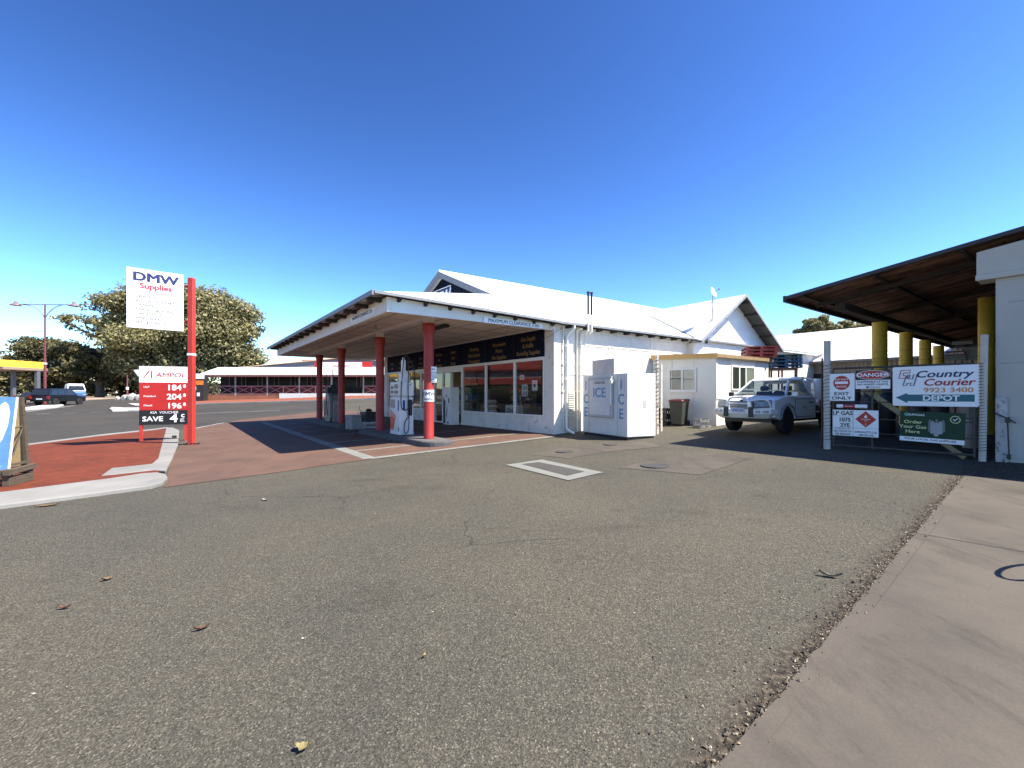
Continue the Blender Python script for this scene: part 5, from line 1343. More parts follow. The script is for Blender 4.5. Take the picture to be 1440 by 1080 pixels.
for k in range(3):
    pallet((c2[0], c2[1]+.3, zz+k*.137), RZ+R(38), PR2, 'faded red plastic pallet between the annex and the blue pallets, ' + ('lowest of three', 'middle of three', 'topmost of three')[k], 'faded red pallets beside the annex', .6)
t = thing('pallet_stand', 'low steel stand under the faded red pallets behind the annex corner', 'stand', (c2[0], c2[1]+.3, g(*c2)), RZ+R(38))
m = MB()
for x in (-.25, .25):
    for y in (-.45, .45): m.box(x-.03, y-.03, 0, x+.03, y+.03, zz-g(*c2)-.04)
m.box(-.3, -.5, zz-g(*c2)-.04, .3, .5, zz-g(*c2)-.003); m.build('frame', P('stand red', (.30, .08, .06), .6), t)

# satellite dish on the wing roof
pb_ = BW(8.75, -.35); zr_ = WZE+(8.75-WV0)*(WZR-WZE)/(WVR-WV0)
t = thing('satellite_dish', 'pale grid satellite dish on a stayed mast on the gable roof', 'satellite dish', (*pb_, zr_), RZ)
m = MB(); m.cyl((0, 0, 0), (0, 0, 1.05), .022); m.box(-.10, -.04, -.03, .10, .04, .03)
m.build('mast', GREYP, t)
for a in ((-.9, .5), (-.75, -.35), (.5, .6)):
    m = MB(); m.tube([(0, 0, .85), (a[0], a[1], a[0]*.655+.03)], .010, 5); m.build('stay', GREYP, t)
m = MB(); m.lathe([(.24, 0), (.17, .05), (.08, .078), (0, .085), (0, .075), (.08, .066), (.17, .038), (.235, -.01)], (0, 0, 0), 24, 'y'); o = m.build('dish', P('dish', (.62, .62, .62), .5, .2), t, smooth=True)
o.location = (-.08, -.1, 1.17); o.rotation_euler = (R(-20), 0, R(12))
m = MB(); m.tube([(0, .0, 0), (0, -.22, .02)], .012, 5); m.box(-.03, -.27, -.01, .03, -.21, .05); m.build('feed', GREYP, o)

# long shed at the back right
LS = thing('long_shed', 'long low shed with white roof and brown grey wall at the back of the yard', 'shed', (*BW(19.4, 0), 0), RZ)
m = MB(); roof_quads(m, [[(0, -16, 3.2), (0, 10, 3.2), (5, 10, 5.48), (5, -16, 5.48)], [(5, -16, 5.48), (5, 10, 5.48), (10, 10, 3.2), (10, -16, 3.2)]]); m.build('roof', ROOFW_Y, LS)
m = MB(); m.box(.5, -15.5, -.2, .6, 9.6, 3.2); m.build('wall', corrugated('brown wall sheet', (.22, .19, .165), 'Y', .2, .7, strength=.5), LS)
m = MB(); m.box(-.12, -16, 3.06, -.01, 10, 3.19); m.build('gutter', P('gutter brown', (.20, .18, .15), .6), LS)
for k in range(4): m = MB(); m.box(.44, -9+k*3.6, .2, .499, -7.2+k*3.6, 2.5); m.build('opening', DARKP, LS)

# ================================================================== LEFT: price sign, pole sign, A-frame
PZ = Vector(at(269.5, 15.2)); z0 = g(*PZ)
PS = thing('pole_sign', 'tall red post carrying a white lettered board above the fuel price sign', 'pole sign', (*PZ, z0), 0)
COR = P('coral red paint', (.50, .045, .032), .5, var=.10, scale=3, col2=(.48, .11, .08), thr=.64)
m = MB(); m.box(-.085, -.085, -.1, .085, .085, zy(391, 15.2)-z0); m.build('post', COR, PS, bevel=.015)
DA = Vector(at(177.9, 14.1)); DB = Vector(at(258.2, 15.1)); dd_ = DB-DA; w = dd_.length; rzs = math.atan2(dd_.y, dd_.x)
zb = zy(464, 14.6)+.02; h = 1.86
o = bpy.data.objects.new('sign_board', None)
m = MB(); m.box(0, 0, 0, w, .06, h); bo = m.build('sign_board', SIGNWHITE, PS, bevel=.008); bo.location = (DA.x-PZ.x, DA.y-PZ.y, zb-z0); bo.rotation_euler = (0, 0, rzs)
m = MB(); m.use(NAVYTXT).text('DMW', .37, w/2, h*.80, -.003, 'C', .045, 1.22)
m.use(CRIMSON).text('Supplies', .24, w*.5, h*.675, -.003, 'C', .035, 1.05)
m.use(FADED)
m.text('OPEN 7 DAYS', .115, w*.52, h*.60, -.003, 'C', .005, 1.1)
for i, tx in enumerate(('24HR FUEL', 'AUTOMOTIVE PARTS', 'CAMPING', 'FISHING / BOATING', 'GAS REFILLS', 'HARDWARE', 'PETS & PLANTS')):
    zz = h*.515-i*h*.073
    m.text(tx, .118, w*.15, zz, -.003, 'L', .012, 1.02 if len(tx) < 12 else .93); m.cyl((w*.09, -.001, zz+.04), (w*.09, -.003, zz+.04), .018, n=8)
m.build('lettering', None, bo)
m = MB()
for zz in (h*.82, h*.18): m.tube([(w-.1, .09, zz), (w+.18, .09, zz)], .028, 8)
m.box(w-.2, .061, 0.1, w-.12, .10, h-.1); m.box(.3, .061, 0.1, .38, .10, h-.1)
m.build('bracket', COR, bo)
m = MB(); m.use(SIGNWHITE).box(-.09, -.09, zy(500, 15.2)-z0, .09, .09, zy(497, 15.2)-z0); m.build('band', None, PS)
PA = Vector(at(195.5, 16.3)); PBv = Vector(at(263, 16.75)); dd_ = PBv-PA; w = dd_.length; rzp = math.atan2(dd_.y, dd_.x); zg_ = g(*PA)+.055
PRS = thing('price_sign', 'red white and black fuel price board on two short legs beside the tall post', 'price sign', (*PA, zg_), rzp)
hb = zy(597.7, 16.3)-zg_; ht = zy(514.9, 16.3)-zg_
m = MB(); m.use(SIGNWHITE).box(0, 0, ht-.58, w, .10, ht); m.use(SIGNRED).box(0, .001, hb+.52, w, .099, ht-.58); m.use(SIGNBLACK).box(0, 0, hb, w, .10, hb+.52)
m.use(SIGNWHITE).prism([(-.001, ht-.12), (-.001, ht-.42), (-.17, ht-.14)], 'y', .02, .08)
bo = m.build('board', None, PRS, bevel=.004)
m = MB()
m.use(SIGNRED).poly([(w*.08, -.002, ht-.42), (w*.105, -.002, ht-.42), (w*.225, -.002, ht-.17), (w*.19, -.002, ht-.17)])
m.use(P('mark blue', (.03, .06, .22), .4)).poly([(w*.245, -.002, ht-.42), (w*.27, -.002, ht-.42), (w*.27, -.002, ht-.17), (w*.245, -.002, ht-.17)])
m.use(P('fuel red text', (.45, .03, .04), .4)).text('AMPOL', .215, w*.655, ht-.375, -.003, 'C', .012, 1.32, .12)
rows = (('ULP', '184', ht-.86), ('Premium', '204', ht-1.12-.08), ('Diesel', '196', ht-1.49))
rh = (ht-.58-hb-.52)/3
for i, (a, b, _) in enumerate(rows):
    zc = ht-.58-rh*(i+.5)
    m.use(SIGNWHITE).text(a, .09, w*.09, zc-.02, -.003, 'L', .016, 1.15).text(b, rh*.86, w*.885, zc-rh*.32, -.003, 'R', .024, 1.08).text('8', rh*.50, w*.975, zc-rh*.04, -.003, 'R', .024, 1.08)
    if i: m.use(P('line dark red', (.35, .01, .01), .4)).box(w*.40, -.003, zc+rh*.49, w, -.0005, zc+rh*.51)
m.use(SIGNWHITE).text('SAVE', .24, w*.28, hb+.13, -.003, 'C', .024, 1.18).text('4', .42, w*.72, hb+.09, -.003, 'C', .024, 1.15).text('c', .24, w*.91, hb+.26, -.003, 'C', .024, 1.1).text('per', .09, w*.90, hb+.17, -.003, 'C', .016).text('litre', .08, w*.90, hb+.10, -.003, 'C', .016)
m.text('IGA  VOUCHER', .125, w*.52, hb+.40, -.003, 'C', .004, 1.0, .1)
m.build('lettering', None, bo)
for x in (.045, w-.045):
    m = MB(); m.box(x-.045, .01, -.15, x+.045, .09, hb-.001); m.build('leg', COR, PRS)
m = MB(); m.box(w*.62, .25, 0, w*.70, .35, .16); m.build('block', P('block', (.22, .16, .13), .8), PRS)
# chain at the base
m = MB(); hose(m, [(0, 0, .03), (.12, .1, .04), (.25, .02, .05), (.36, .12, .03), (.5, .05, .06)], .02)
o = m.build('chain', P('old chain', (.05, .04, .035), .7, .5, var=.4, scale=30), None, smooth=True); q = at(258, 15.1); o.location = gz(q, .02); tag(o, 'rusty chain heaped at the foot of the red post', 'chain')

# A-frame fish sign at the left edge
Ab = Vector(at(12, 8.35))
za = g(*Ab)+.055
AF = thing('sandwich_board', 'wooden sandwich board painted blue with a big white fish at the left edge', 'sandwich board', (*Ab, za), R(18))
bwid = 1.15
m = MB(); zb0, zt0 = .30, 1.62
# front board leans back
m.hexa([(-bwid, 0, zb0), (0, 0, zb0), (0, .03, zb0), (-bwid, .03, zb0), (-bwid, .22, zt0), (0, .22, zt0), (0, .25, zt0), (-bwid, .25, zt0)])
fb = m.build('front_board', P('fish blue', (.10, .24, .46), .55, var=.14, scale=3, col2=(.45, .5, .55), thr=.70), AF)
lean = math.atan2(.22, zt0-zb0); L_ = math.hypot(.22, zt0-zb0)
m = MB(); m.M = Matrix.Translation((0, 0, zb0)) @ Matrix.Rotation(-lean, 4, 'X')
m.use(SIGNWHITE)
fish = [(-.30, L_*.90), (-.24, L_*.93), (-.19, L_*.88), (-.16, L_*.78), (-.17, L_*.60), (-.22, L_*.42), (-.30, L_*.30), (-.36, L_*.22), (-.28, L_*.10), (-.20, L_*.04), (-.36, L_*.05), (-.50, L_*.10), (-.46, L_*.22), (-.52, L_*.38), (-.58, L_*.60), (-.56, L_*.76), (-.46, L_*.86), (-.40, L_*.80), (-.33, L_*.72), (-.33, L_*.80)]
m.poly([(x+.085, -.003, z) for x, z in fish])
m.use(GREYP)
n_ = 24
for k in range(n_):
    a, b = 2*math.pi*k/n_, 2*math.pi*(k+1)/n_; cx, cz = -.15, L_*.70; r1, r2 = .042, .036
    m.poly([(cx+r1*1.1*math.cos(a), -.005, cz+r1*math.sin(a)), (cx+r1*1.1*math.cos(b), -.005, cz+r1*math.sin(b)), (cx+r2*1.1*math.cos(b), -.005, cz+r2*math.sin(b)), (cx+r2*1.1*math.cos(a), -.005, cz+r2*math.sin(a))])
m.tube([(-.095, -.005, L_*.66), (-.18, -.005, L_*.63), (-.32, -.005, L_*.63)], .004, 4)
m.build('fish_painting', None, fb)
m = MB(); m.use(P('edge white', (.65, .66, .66), .6)); m.M = Matrix.Translation((0, 0, zb0)) @ Matrix.Rotation(-lean, 4, 'X')
m.box(-.012, -.006, 0, .004, .034, L_); m.build('edge', None, fb)
m = MB()
m.hexa([(-bwid, .44, .30), (-.0, .44, .30), (-.0, .46, .30), (-bwid, .46, .30), (-bwid, .265, 1.55), (-.0, .265, 1.55), (-.0, .285, 1.55), (-bwid, .285, 1.55)])
m.build('rear_board', CANVAS, AF)
DT = P('dark weathered timber', (.10, .075, .05), .9, var=.35, scale=6, stretch=(1, 1, 6))
m = MB()
for x in (0.0, -bwid+.05):
    m = MB()
    m.hexa([(x, .42, .10), (x+.05, .42, .10), (x+.05, .50, .10), (x, .50, .10), (x, .255, 1.62), (x+.05, .255, 1.62), (x+.05, .32, 1.62), (x, .32, 1.62)])
    m.box(x+.005, .06, .36, x+.045, .52, .40)
    m.tube([(x+.02, .14, 1.05), (x+.02, .36, 1.07)], .014, 5)
    m.tube([(x+.02, .08, .55), (x+.02, .33, 1.05)], .012, 5)
    m.build('leg_frame', DT, AF)
m = MB()
m.box(-bwid-.05, -.08, .0, -bwid+.05, .56, .22); m.box(-.05, -.08, 0, .06, .56, .16); m.box(-bwid, -.10, .161, .06, .02, .30); m.box(-bwid, .45, .161, .06, .55, .24); m.box(-.6, -.08, 0, -.5, .56, .14)
m.hexa([(-.02, -.13, .20), (.09, -.13, .20), (.09, .60, .24), (-.02, .60, .24), (-.02, -.13, .31), (.09, -.13, .31), (.09, .60, .33), (-.02, .60, .33)])
m.build('base_frame', DT, AF, bevel=.008)

# leaves and litter
LF = [P('leaf brown', (.11, .038, .02), .6, var=.3, scale=60), P('leaf tan', (.18, .115, .05), .6, var=.3, scale=60), P('leaf yellow', (.22, .175, .07), .6, var=.35, scale=60)]
def leaf(px, py, l, w, a, mt, lab, curl=.02):
    c = G(px, py); m = MB(); n = 8
    prev = None
    for i in range(n+1):
        t_ = i/n; x = (t_-.5)*l; hw = w/2*math.sin(math.pi*min(1, t_*.94+.03))*(1+.25*math.sin(t_*19)); z = .006+curl*(2*t_-1)**2
        ring = [m.v((x, -hw, z+curl*.6)), m.v((x, 0, z)), m.v((x, hw, z+curl*.5))]
        if prev: m.f([prev[0], ring[0], ring[1], prev[1]]); m.f([prev[1], ring[1], ring[2], prev[2]])
        prev = ring
    m.tube([(-l*.5, 0, .006+curl), (-l*.68, .01, .004)], .0018, 4)
    o = m.build('leaf', mt, None); o.location = gz(c, .003); o.rotation_euler = (0, 0, a)
    tag(o, lab, 'leaf', 'dry leaves on the asphalt')
leaf(284, 886, .10, .035, R(40), LF[0], 'dark reddish brown curled leaf on the asphalt, left of centre')
leaf(426, 1055, .07, .055, R(10), LF[2], 'yellowish broad leaf at the bottom edge of the asphalt')
leaf(151, 816, .09, .06, R(60), LF[1], 'small tan leaf on the asphalt nearest the brick island')
leaf(597, 925, .06, .022, R(70), LF[2], 'thin pale yellow leaf on the asphalt, nearest the middle')
leaf(1168, 812, .16, .05, R(-30), P('litter', (.10, .09, .075), .8, col2=(.45, .42, .36), thr=.6, scale=30), 'crumpled dark scrap near the footpath edge', .03)
leaf(90, 857, .10, .03, R(5), LF[0], 'flat dark leaf on the asphalt at far left')
leaf(66, 712, .30, .10, R(30), LF[1], 'clump of tan leaves against the kerb at the left', .02)
leaf(373, 704, .10, .07, R(0), P('paper', (.28, .27, .25), .8), 'pale paper scrap on the asphalt near the pink paving')
# hoop added out of view at right, only to cast the footpath shadow
cs = G(1438, 806)
t = thing('shadow_hoop', 'added steel hoop, out of view, that casts an oval shadow on the footpath', 'shadow hoop', (cs[0]+.70, cs[1]-.26, g(*cs)+.01), R(20))
m = MB(); m.tube([(.30*math.cos(2*math.pi*k/24), .30*math.sin(2*math.pi*k/24)*.38, 1.0) for k in range(25)], .018, 8); m.build('hoop', STEEL, t)
m = MB(); m.cyl((.30, 0, 0), (.30, 0, 1.0), .02); m.build('post', STEEL, t)

# ================================================================== FAR SIDE OF THE STREET
def lamp_post(px, D, ht, arm, lab, low=None, arms=True):
    c = at(px, D); t = thing('street_lamp', lab, 'street lamp', gz(c), R(-1), 'street lamps across the road')
    MR = P('maroon paint', (.17, .04, .045), .5, var=.1)
    m = MB(); m.lathe([(.16, 0), (.16, .3), (.125, .34), (.12, ht*.45), (.085, ht*.47), (.075, ht)], (0, 0, 0), 14); m.build('pole', MR, t, smooth=True)
    m = MB()
    for zz in (1.55, ht*.40): m.lathe([(.13, zz), (.17, zz+.02), (.17, zz+.16), (.13, zz+.18)], (0, 0, 0), 14)
    m.build('band', WMETAL, t)
    if arms:
        GM = P('lamp grey paint', (.22, .14, .15), .5)
        for s in (-1, 1):
            m = MB(); m.tube([(0, 0, ht-.02), (s*arm, 0, ht+.05*s*-1)], .045, 6)
            m.tube([(0, 0, ht-1.5), (s*.35, 0, ht-.95), (s*.9, 0, ht-.45), (s*1.6, 0, ht-.12), (s*arm*.8, 0, ht-.02)], .045, 6)
            a_ = m.build('arm', GM, t, smooth=True)
            m = MB(); m.lathe([(0, ht+.30), (.14, ht+.28), (.16, ht+.12), (.50, ht-.10), (.52, ht-.16), (0, ht-.14)], (s*(arm+.15), 0, -.05*s), 18); m.build('lamp_shade', GM, a_, smooth=True)
        m = MB(); m.tube([(0, 0, ht*.73), (-1.7, 0, ht*.735)], .03, 5); m.tube([(0, 0, ht*.55), (-1.5, 0, ht*.552)], .012, 4); m.build('banner_arm', GM, t)
    return t
lamp_post(63.3, 49.5, zy(428, 49.5)-g(*at(63.3, 49.5)), 3.05, 'tall maroon street lamp with two curved arms in front of the parked black car')
lamp_post(179, 62, 3.4, 3, 'short maroon lamp post among the far trees left of the price sign', arms=False)
c = at(72.5, 47.5); t = thing('island_sign', 'small plain white sign on a low post on the traffic island', 'traffic sign', gz(c, .1), R(10))
m = MB(); m.box(-.43, 0, .30, .43, .03, 1.08); m.build('plate', SIGNWHITE, t)
m = MB(); m.box(-.04, -.03, 0, .04, -.001, .9); m.build('post', P('post cream', (.5, .5, .45), .6), t)
# cars
def simple_car(name, lab, cat, loc, rz, prof_lo, prof_hi, W, axles, paint, r=.36, wins=(), L=4.6, glass=None):
    t = thing(name, lab, cat, loc, rz)
    m = MB(); lower_body(m, prof_lo, W, [-1, -.85, -.5, 0, .5, .85, 1], .15, 1.0, rear_round=.1, length=L); m.build('body', paint, t, smooth=True, bevel=.03)
    m = MB(); A_ = []; 
    zb_, zt_ = min(p[1] for p in prof_hi), max(p[1] for p in prof_hi)
    for x in (-1, 1): A_.append([m.v((x*(W/2*(.97-.16*(z-zb_)/(zt_-zb_))), y, z)) for y, z in prof_hi])
    n = len(prof_hi); m.f(A_[0]); m.f(list(reversed(A_[1])))
    for i in range(n): m.f([A_[0][i], A_[0][(i+1) % n], A_[1][(i+1) % n], A_[1][i]])
    m.build('cabin', paint, t, bevel=.04)
    wx = lambda z: W/2*(.97-.16*(z-zb_)/(zt_-zb_))+.006
    for s in (-1, 1):
        for q in wins:
            m = MB(); m.poly([(s*wx(z), y, z) for y, z in q]); m.build('side_window', glass or CARG_D, t)
        for ya in axles: wheel(t, s*(W/2-.13), ya, r, r, .24, s)
    # screens follow the sloped ends of the cabin outline
    f0, f1 = prof_hi[0], prof_hi[1]; b0, b1 = prof_hi[-1], prof_hi[-2]
    for (a, b, sg, nm) in ((f0, f1, -1, 'windscreen'), (b0, b1, 1, 'rear_window')):
        m = MB(); p0 = (a[0]*.9+b[0]*.1, a[1]*.9+b[1]*.1); p1 = (a[0]*.15+b[0]*.85, a[1]*.15+b[1]*.85); e_ = .03*sg
        m.poly([(-wx(p0[1])*.88, p0[0]+e_, p0[1]), (wx(p0[1])*.88, p0[0]+e_, p0[1]), (wx(p1[1])*.88, p1[0]+e_, p1[1]), (-wx(p1[1])*.88, p1[0]+e_, p1[1])]); m.build(nm, glass or CARG_D, t)
    for s in (-1, 1):
        m = MB(); m.box(s*W*.30, .02, .62, s*W*.46, .12, .80); m.build('headlight', LENS, t, bevel=.01)
        m = MB(); m.box(s*W*.38, L-.06, .70, s*W*.48, L+.012, .98); m.build('tail_light', P('tail red', (.3, .02, .02), .3), t)
    m = MB(); m.box(-.26, L-.01, .62, .26, L+.02, .74); m.build('number_plate', P('plate', (.50, .52, .60), .4), t)
    return t
CARG_D = P('dark car glass', (.02, .024, .028), .08, spec=.9)
BLK = P('black car paint', (.012, .014, .015), .22, spec=.6, var=.05)
def suv_lo(L, hood=.98, belt=1.05):
    return [(.02, .42), (0, .75), (.12, .90), (.95, hood), (1.35, belt), (L-.06, belt), (L, .80), (L-.03, .42)] + list(reversed(arch(L-.92, .44, .42))) + list(reversed(arch(.88, .44, .42)))
SL = 4.75
c = at(63, 48.6)
hi = [(1.15, 1.02), (1.85, 1.70), (2.2, 1.78), (SL-.35, 1.76), (SL-.02, 1.02)]
wn = [[(1.55, 1.10), (2.02, 1.62), (2.70, 1.66), (2.70, 1.10)], [(2.78, 1.10), (2.78, 1.66), (3.55, 1.65), (3.60, 1.10)], [(3.68, 1.10), (3.65, 1.65), (4.25, 1.60), (4.42, 1.12)]]
th_ = R(150)
simple_car('parked_car', 'black four wheel drive parked behind the maroon street lamp', 'car', (-47.9, 50.6, g(-47.6, 48)), R(187), suv_lo(SL), hi, 1.85, (.88, SL-.92), BLK, .38, wn, SL)
c = at(40, 54)
simple_car('parked_car', 'dark car mostly hidden behind the black four wheel drive, at its left', 'car', (-52.8, 53.5, g(-51, 50)), R(184), suv_lo(4.4, .85, .92), [(1.1, .9), (1.8, 1.36), (3.2, 1.36), (4.0, .9)], 1.75, (.85, 3.5), P('dark green paint', (.03, .035, .03), .3), .32, [[(1.5, .97), (1.95, 1.28), (2.5, 1.30), (2.5, .97)], [(2.6, .97), (2.6, 1.30), (3.1, 1.28), (3.5, .97)]], 4.4)
c = at(108, 60)
simple_car('delivery_van', 'white and blue van parked under the far trees', 'van', (c[0], c[1], g(*c)+.05), R(48), [(.05, .42), (0, .95), (.2, 1.15), (.9, 1.2), (4.9, 1.2), (4.95, .42)] + list(reversed(arch(4.0, .42, .42))) + list(reversed(arch(.9, .42, .42))), [(.3, 1.18), (.95, 2.0), (1.3, 2.15), (4.8, 2.15), (4.92, 1.18)], 1.9, (.9, 4.0), P('van blue', (.05, .14, .33), .4), .36, [[(.85, 1.3), (1.15, 1.9), (1.8, 1.9), (1.8, 1.3)]], 4.95)
for o in [q for q in bpy.data.objects if q.parent and q.parent.name == 'delivery_van' and q.name.startswith('cabin')]: o.data.materials[0] = WMETAL
c = at(128, 66)
simple_car('parked_car', 'white hatchback low under the far trees near the short lamp post', 'car', (c[0]-2, c[1], g(*c)), R(95), suv_lo(4.2, .85, .92), [(1.1, .9), (1.8, 1.40), (3.4, 1.40), (4.1, .9)], 1.7, (.85, 3.3), WMETAL, .32, [[(1.5, .97), (1.95, 1.30), (2.5, 1.34), (2.5, .97)], [(2.6, .97), (2.6, 1.34), (3.3, 1.30), (3.6, .97)]], 4.2)

# yellow fuel canopy far left
c = at(10, 66)
FC = thing('far_canopy', 'yellow edged fuel canopy on dark columns at the far left', 'canopy', gz(c), R(-3))
m = MB(); z1, z2 = zy(520.5, 66)-g(*c), zy(508.5, 66)-g(*c)
m.use(P('canopy yellow', (.70, .38, .03), .5, var=.05)).prism([(-9, z1+.35), (2.7, z1+.35), (2.15, z2+.1), (-9, z2+.1)], 'y', -3, 3)
m.use(P('canopy under', (.30, .22, .16), .7)).box(-9, -2.9, z1, 2.9, 2.9, z1+.349)
m.build('roof', None, FC)
for x in (-4.5, .95, 3.0-.0):
    m = MB(); q = (x-.2, -.2, -.5, x+.2, .2, z1) if x < 2 else (2.4, 1.5, -.5, 2.85, 1.95, z1); m.box(*q); m.build('column', P('canopy column', (.11, .12, .14), .6), FC)
m = MB(); m.box(1.2, -3.02, z2-.45, 2.1, -3.001, z2-.1); m.build('panel', P('canopy orange', (.65, .20, .03), .5), FC)

# veranda building across the road
VB = thing('veranda_building', 'long low restaurant building with white roof, dark veranda and red cross braced railing', 'building', (-37.2, 55, g(-30, 55)), R(-.4))
gb_ = VB.location.z; XL = 26.5
m = MB(); m.box(0, 0, -.3, XL, .3, .50); m.build('plinth', brick_mat('plinth brick', (.40, .15, .08), (.33, .11, .06), (.30, .22, .17), 3.5, 0, world_=False, planar='XZ'), VB)
m = MB(); m.box(9.5, -.35, -.2, XL, -.02, .72); m.build('low_wall', P('pale block wall', (.72, .68, .60), .7), VB)
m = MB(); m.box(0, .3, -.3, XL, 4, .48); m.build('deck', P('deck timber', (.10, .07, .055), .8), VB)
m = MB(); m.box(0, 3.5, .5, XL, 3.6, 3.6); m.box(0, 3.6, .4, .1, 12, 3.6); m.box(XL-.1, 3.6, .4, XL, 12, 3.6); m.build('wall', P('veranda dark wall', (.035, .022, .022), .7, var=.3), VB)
m = MB()
for k in range(12):
    x = 1.2+k*2.1
    m.box(x, 3.44, 1.5, x+1.5, 3.49, 2.85)
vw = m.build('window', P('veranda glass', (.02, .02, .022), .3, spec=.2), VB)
m = MB()
for k in range(12):
    x = 1.2+k*2.1
    m.box(x-.06, 3.42, 1.5, x, 3.50, 2.85); m.box(x+1.5, 3.42, 1.5, x+1.56, 3.50, 2.85); m.box(x-.06, 3.42, 2.85, x+1.56, 3.50, 2.95)
m.build('window_frame', P('frame pale', (.35, .33, .30), .6), VB)
m = MB(); zE = zy(527.5, 55)-gb_; zT = zy(516, 58)-gb_
m.hexa([(-.4, -.4, zE-.05), (XL+.2, -.4, zE-.05), (XL+.2, 3.7, zT-.05), (-.4, 3.7, zT-.05), (-.4, -.4, zE), (XL+.2, -.4, zE), (XL+.2, 3.7, zT), (-.4, 3.7, zT)])
m.build('veranda_roof', P('veranda roof white', (.74, .72, .66), .5, var=.04), VB)
m = MB(); m.box(-.4, -.45, zE-.22, XL+.2, -.40, zE+.02); m.build('veranda_fascia', P('veranda fascia', (.20, .07, .06), .6), VB)
RR = P('rail red', (.50, .24, .22), .6); RD = P('rail panel', (.09, .014, .014), .8)
xs = [.15, 4.0, 7.85, 11.7, 15.55, 19.4, 23.2, XL-.1]
for x in xs:
    m = MB(); m.box(x-.06, .02, .5, x+.06, .14, zE-.05); m.build('veranda_post', P('veranda post', (.42, .38, .36), .6), VB)
for i in range(len(xs)-1):
    a, b = xs[i]+.06, xs[i+1]-.06
    if i == 4: continue
    m = MB(); m.box(a, .05, 1.55, b, .11, 1.63); m.box(a, .05, .60, b, .11, .68)
    mid = (a+b)/2; m.box(mid-.04, .05, .68, mid+.04, .11, 1.55)
    for (p, q) in ((a, mid-.04), (mid+.04, b)):
        m.tube([(p, .08, .68), (q, .08, 1.55)], .035, 4); m.tube([(p, .09, 1.55), (q, .09, .68)], .035, 4)
    m.build('railing', RR, VB)
    if i >= 1:
        m = MB(); m.box(a, .16, .62, b, .18, 1.55); m.build('railing_screen', RD, VB)
# hipped roof behind with low gable and red and white sign
m = MB()
pk = (14.6, zy(504.5, 60)-gb_); lf = (-2.0, zy(521, 60)-gb_); rf = (25.5, zy(515, 60)-gb_)
m.prism([lf, (pk[0], pk[1]), (19, pk[1]-.25), rf, (rf[0], lf[1]-.8), (lf[0], lf[1]-.8)], 'y', 5, 16); m.build('main_roof', P('roof grey', (.34, .33, .32), .6), VB)
m = MB(); m.tube([(lf[0]-.3, 4.95, lf[1]+.0), (pk[0], 4.95, pk[1]+.05), (19, 4.95, pk[1]-.2), (rf[0]+.4, 4.95, rf[1]+.05)], .10, 5); m.build('roof_edge', P('terracotta edge', (.55, .36, .22), .6), VB)
m = MB(); zl, zh = zy(520.5, 58.5)-gb_, zy(508.5, 58.5)-gb_
m.use(SIGNRED).box(11.9, 3.75, zl, 19.3, 3.85, zh); m.use(SIGNWHITE).box(12.3, 3.72, zl+.22, 18.0, 3.74, zh-.08)
sb = m.build('sign', None, VB)
m = MB(); m.use(SIGNBLACK).text('*', 1.0, 12.75, zl+.15, 3.71, 'C', .024); m.use(P('sign faint red', (.5, .2, .18), .5)).box(14.2, 3.70, zl+.45, 16.4, 3.715, zl+.62)
m.build('lettering', None, sb)
# red roofed shop further left along the street; the shop windows mirror it
t = thing('red_roof_building', 'pale shop with two tiers of red awning, mirrored in the fuel station windows', 'building', (-53, 8, g(-53, 10)), 0)
m = MB(); m.box(-8, 0, 0, -.5, 36, 5.7); m.build('wall', P('grey shop wall', (.32, .32, .31), .8), t)
m = MB(); m.hexa([(-.5, -.5, 4.3), (2.4, -.5, 3.45), (2.4, 36, 3.45), (-.5, 36, 4.3), (-.5, -.5, 4.38), (2.4, -.5, 3.5), (2.4, 36, 3.5), (-.5, 36, 4.38)]); m.box(2.4, -.5, 3.3, 2.45, 36, 4.1)
m.build('awning', P('awning red', (.40, .07, .05), .6), t)
m = MB(); m.prism([(.2, 5.6), (.2, 5.9), (-4.2, 8.2), (-8.6, 5.9), (-8.6, 5.6)], 'y', -.4, 36.4); m.build('roof', P('awning red', (.40, .07, .05), .6), t)
m = MB(); m.box(-.49, 0.3, .3, -.46, 35.5, 3.1); m.build('shopfront', CARG_D, t)
for k in range(8): m = MB(); m.cyl((2.3, .2+k*5, -.3), (2.3, .2+k*5, 3.35), .08); m.build('post', REDP, t)
# pale roofs beyond
t = thing('far_building', 'pale flat topped building beyond the veranda roof, right of the big tree', 'building', (-29, 72, g(-29, 72)), 0)
m = MB(); zt = zy(504, 72)-t.location.z
m.box(-4, 0, -.5, 16, 10, zt-.25); m.build('wall', P('pale far wall', (.66, .52, .40), .7), t)
m = MB(); m.box(-4.3, -.3, zt-.25, 16.3, 10.3, zt); m.build('roof', WMETAL, t)
m = MB(); m.box(-2, -.05, 1.5, 0, -.001, 3); m.box(3, -.05, 1.5, 5, -.001, 3); m.build('window', CARG_D, t)
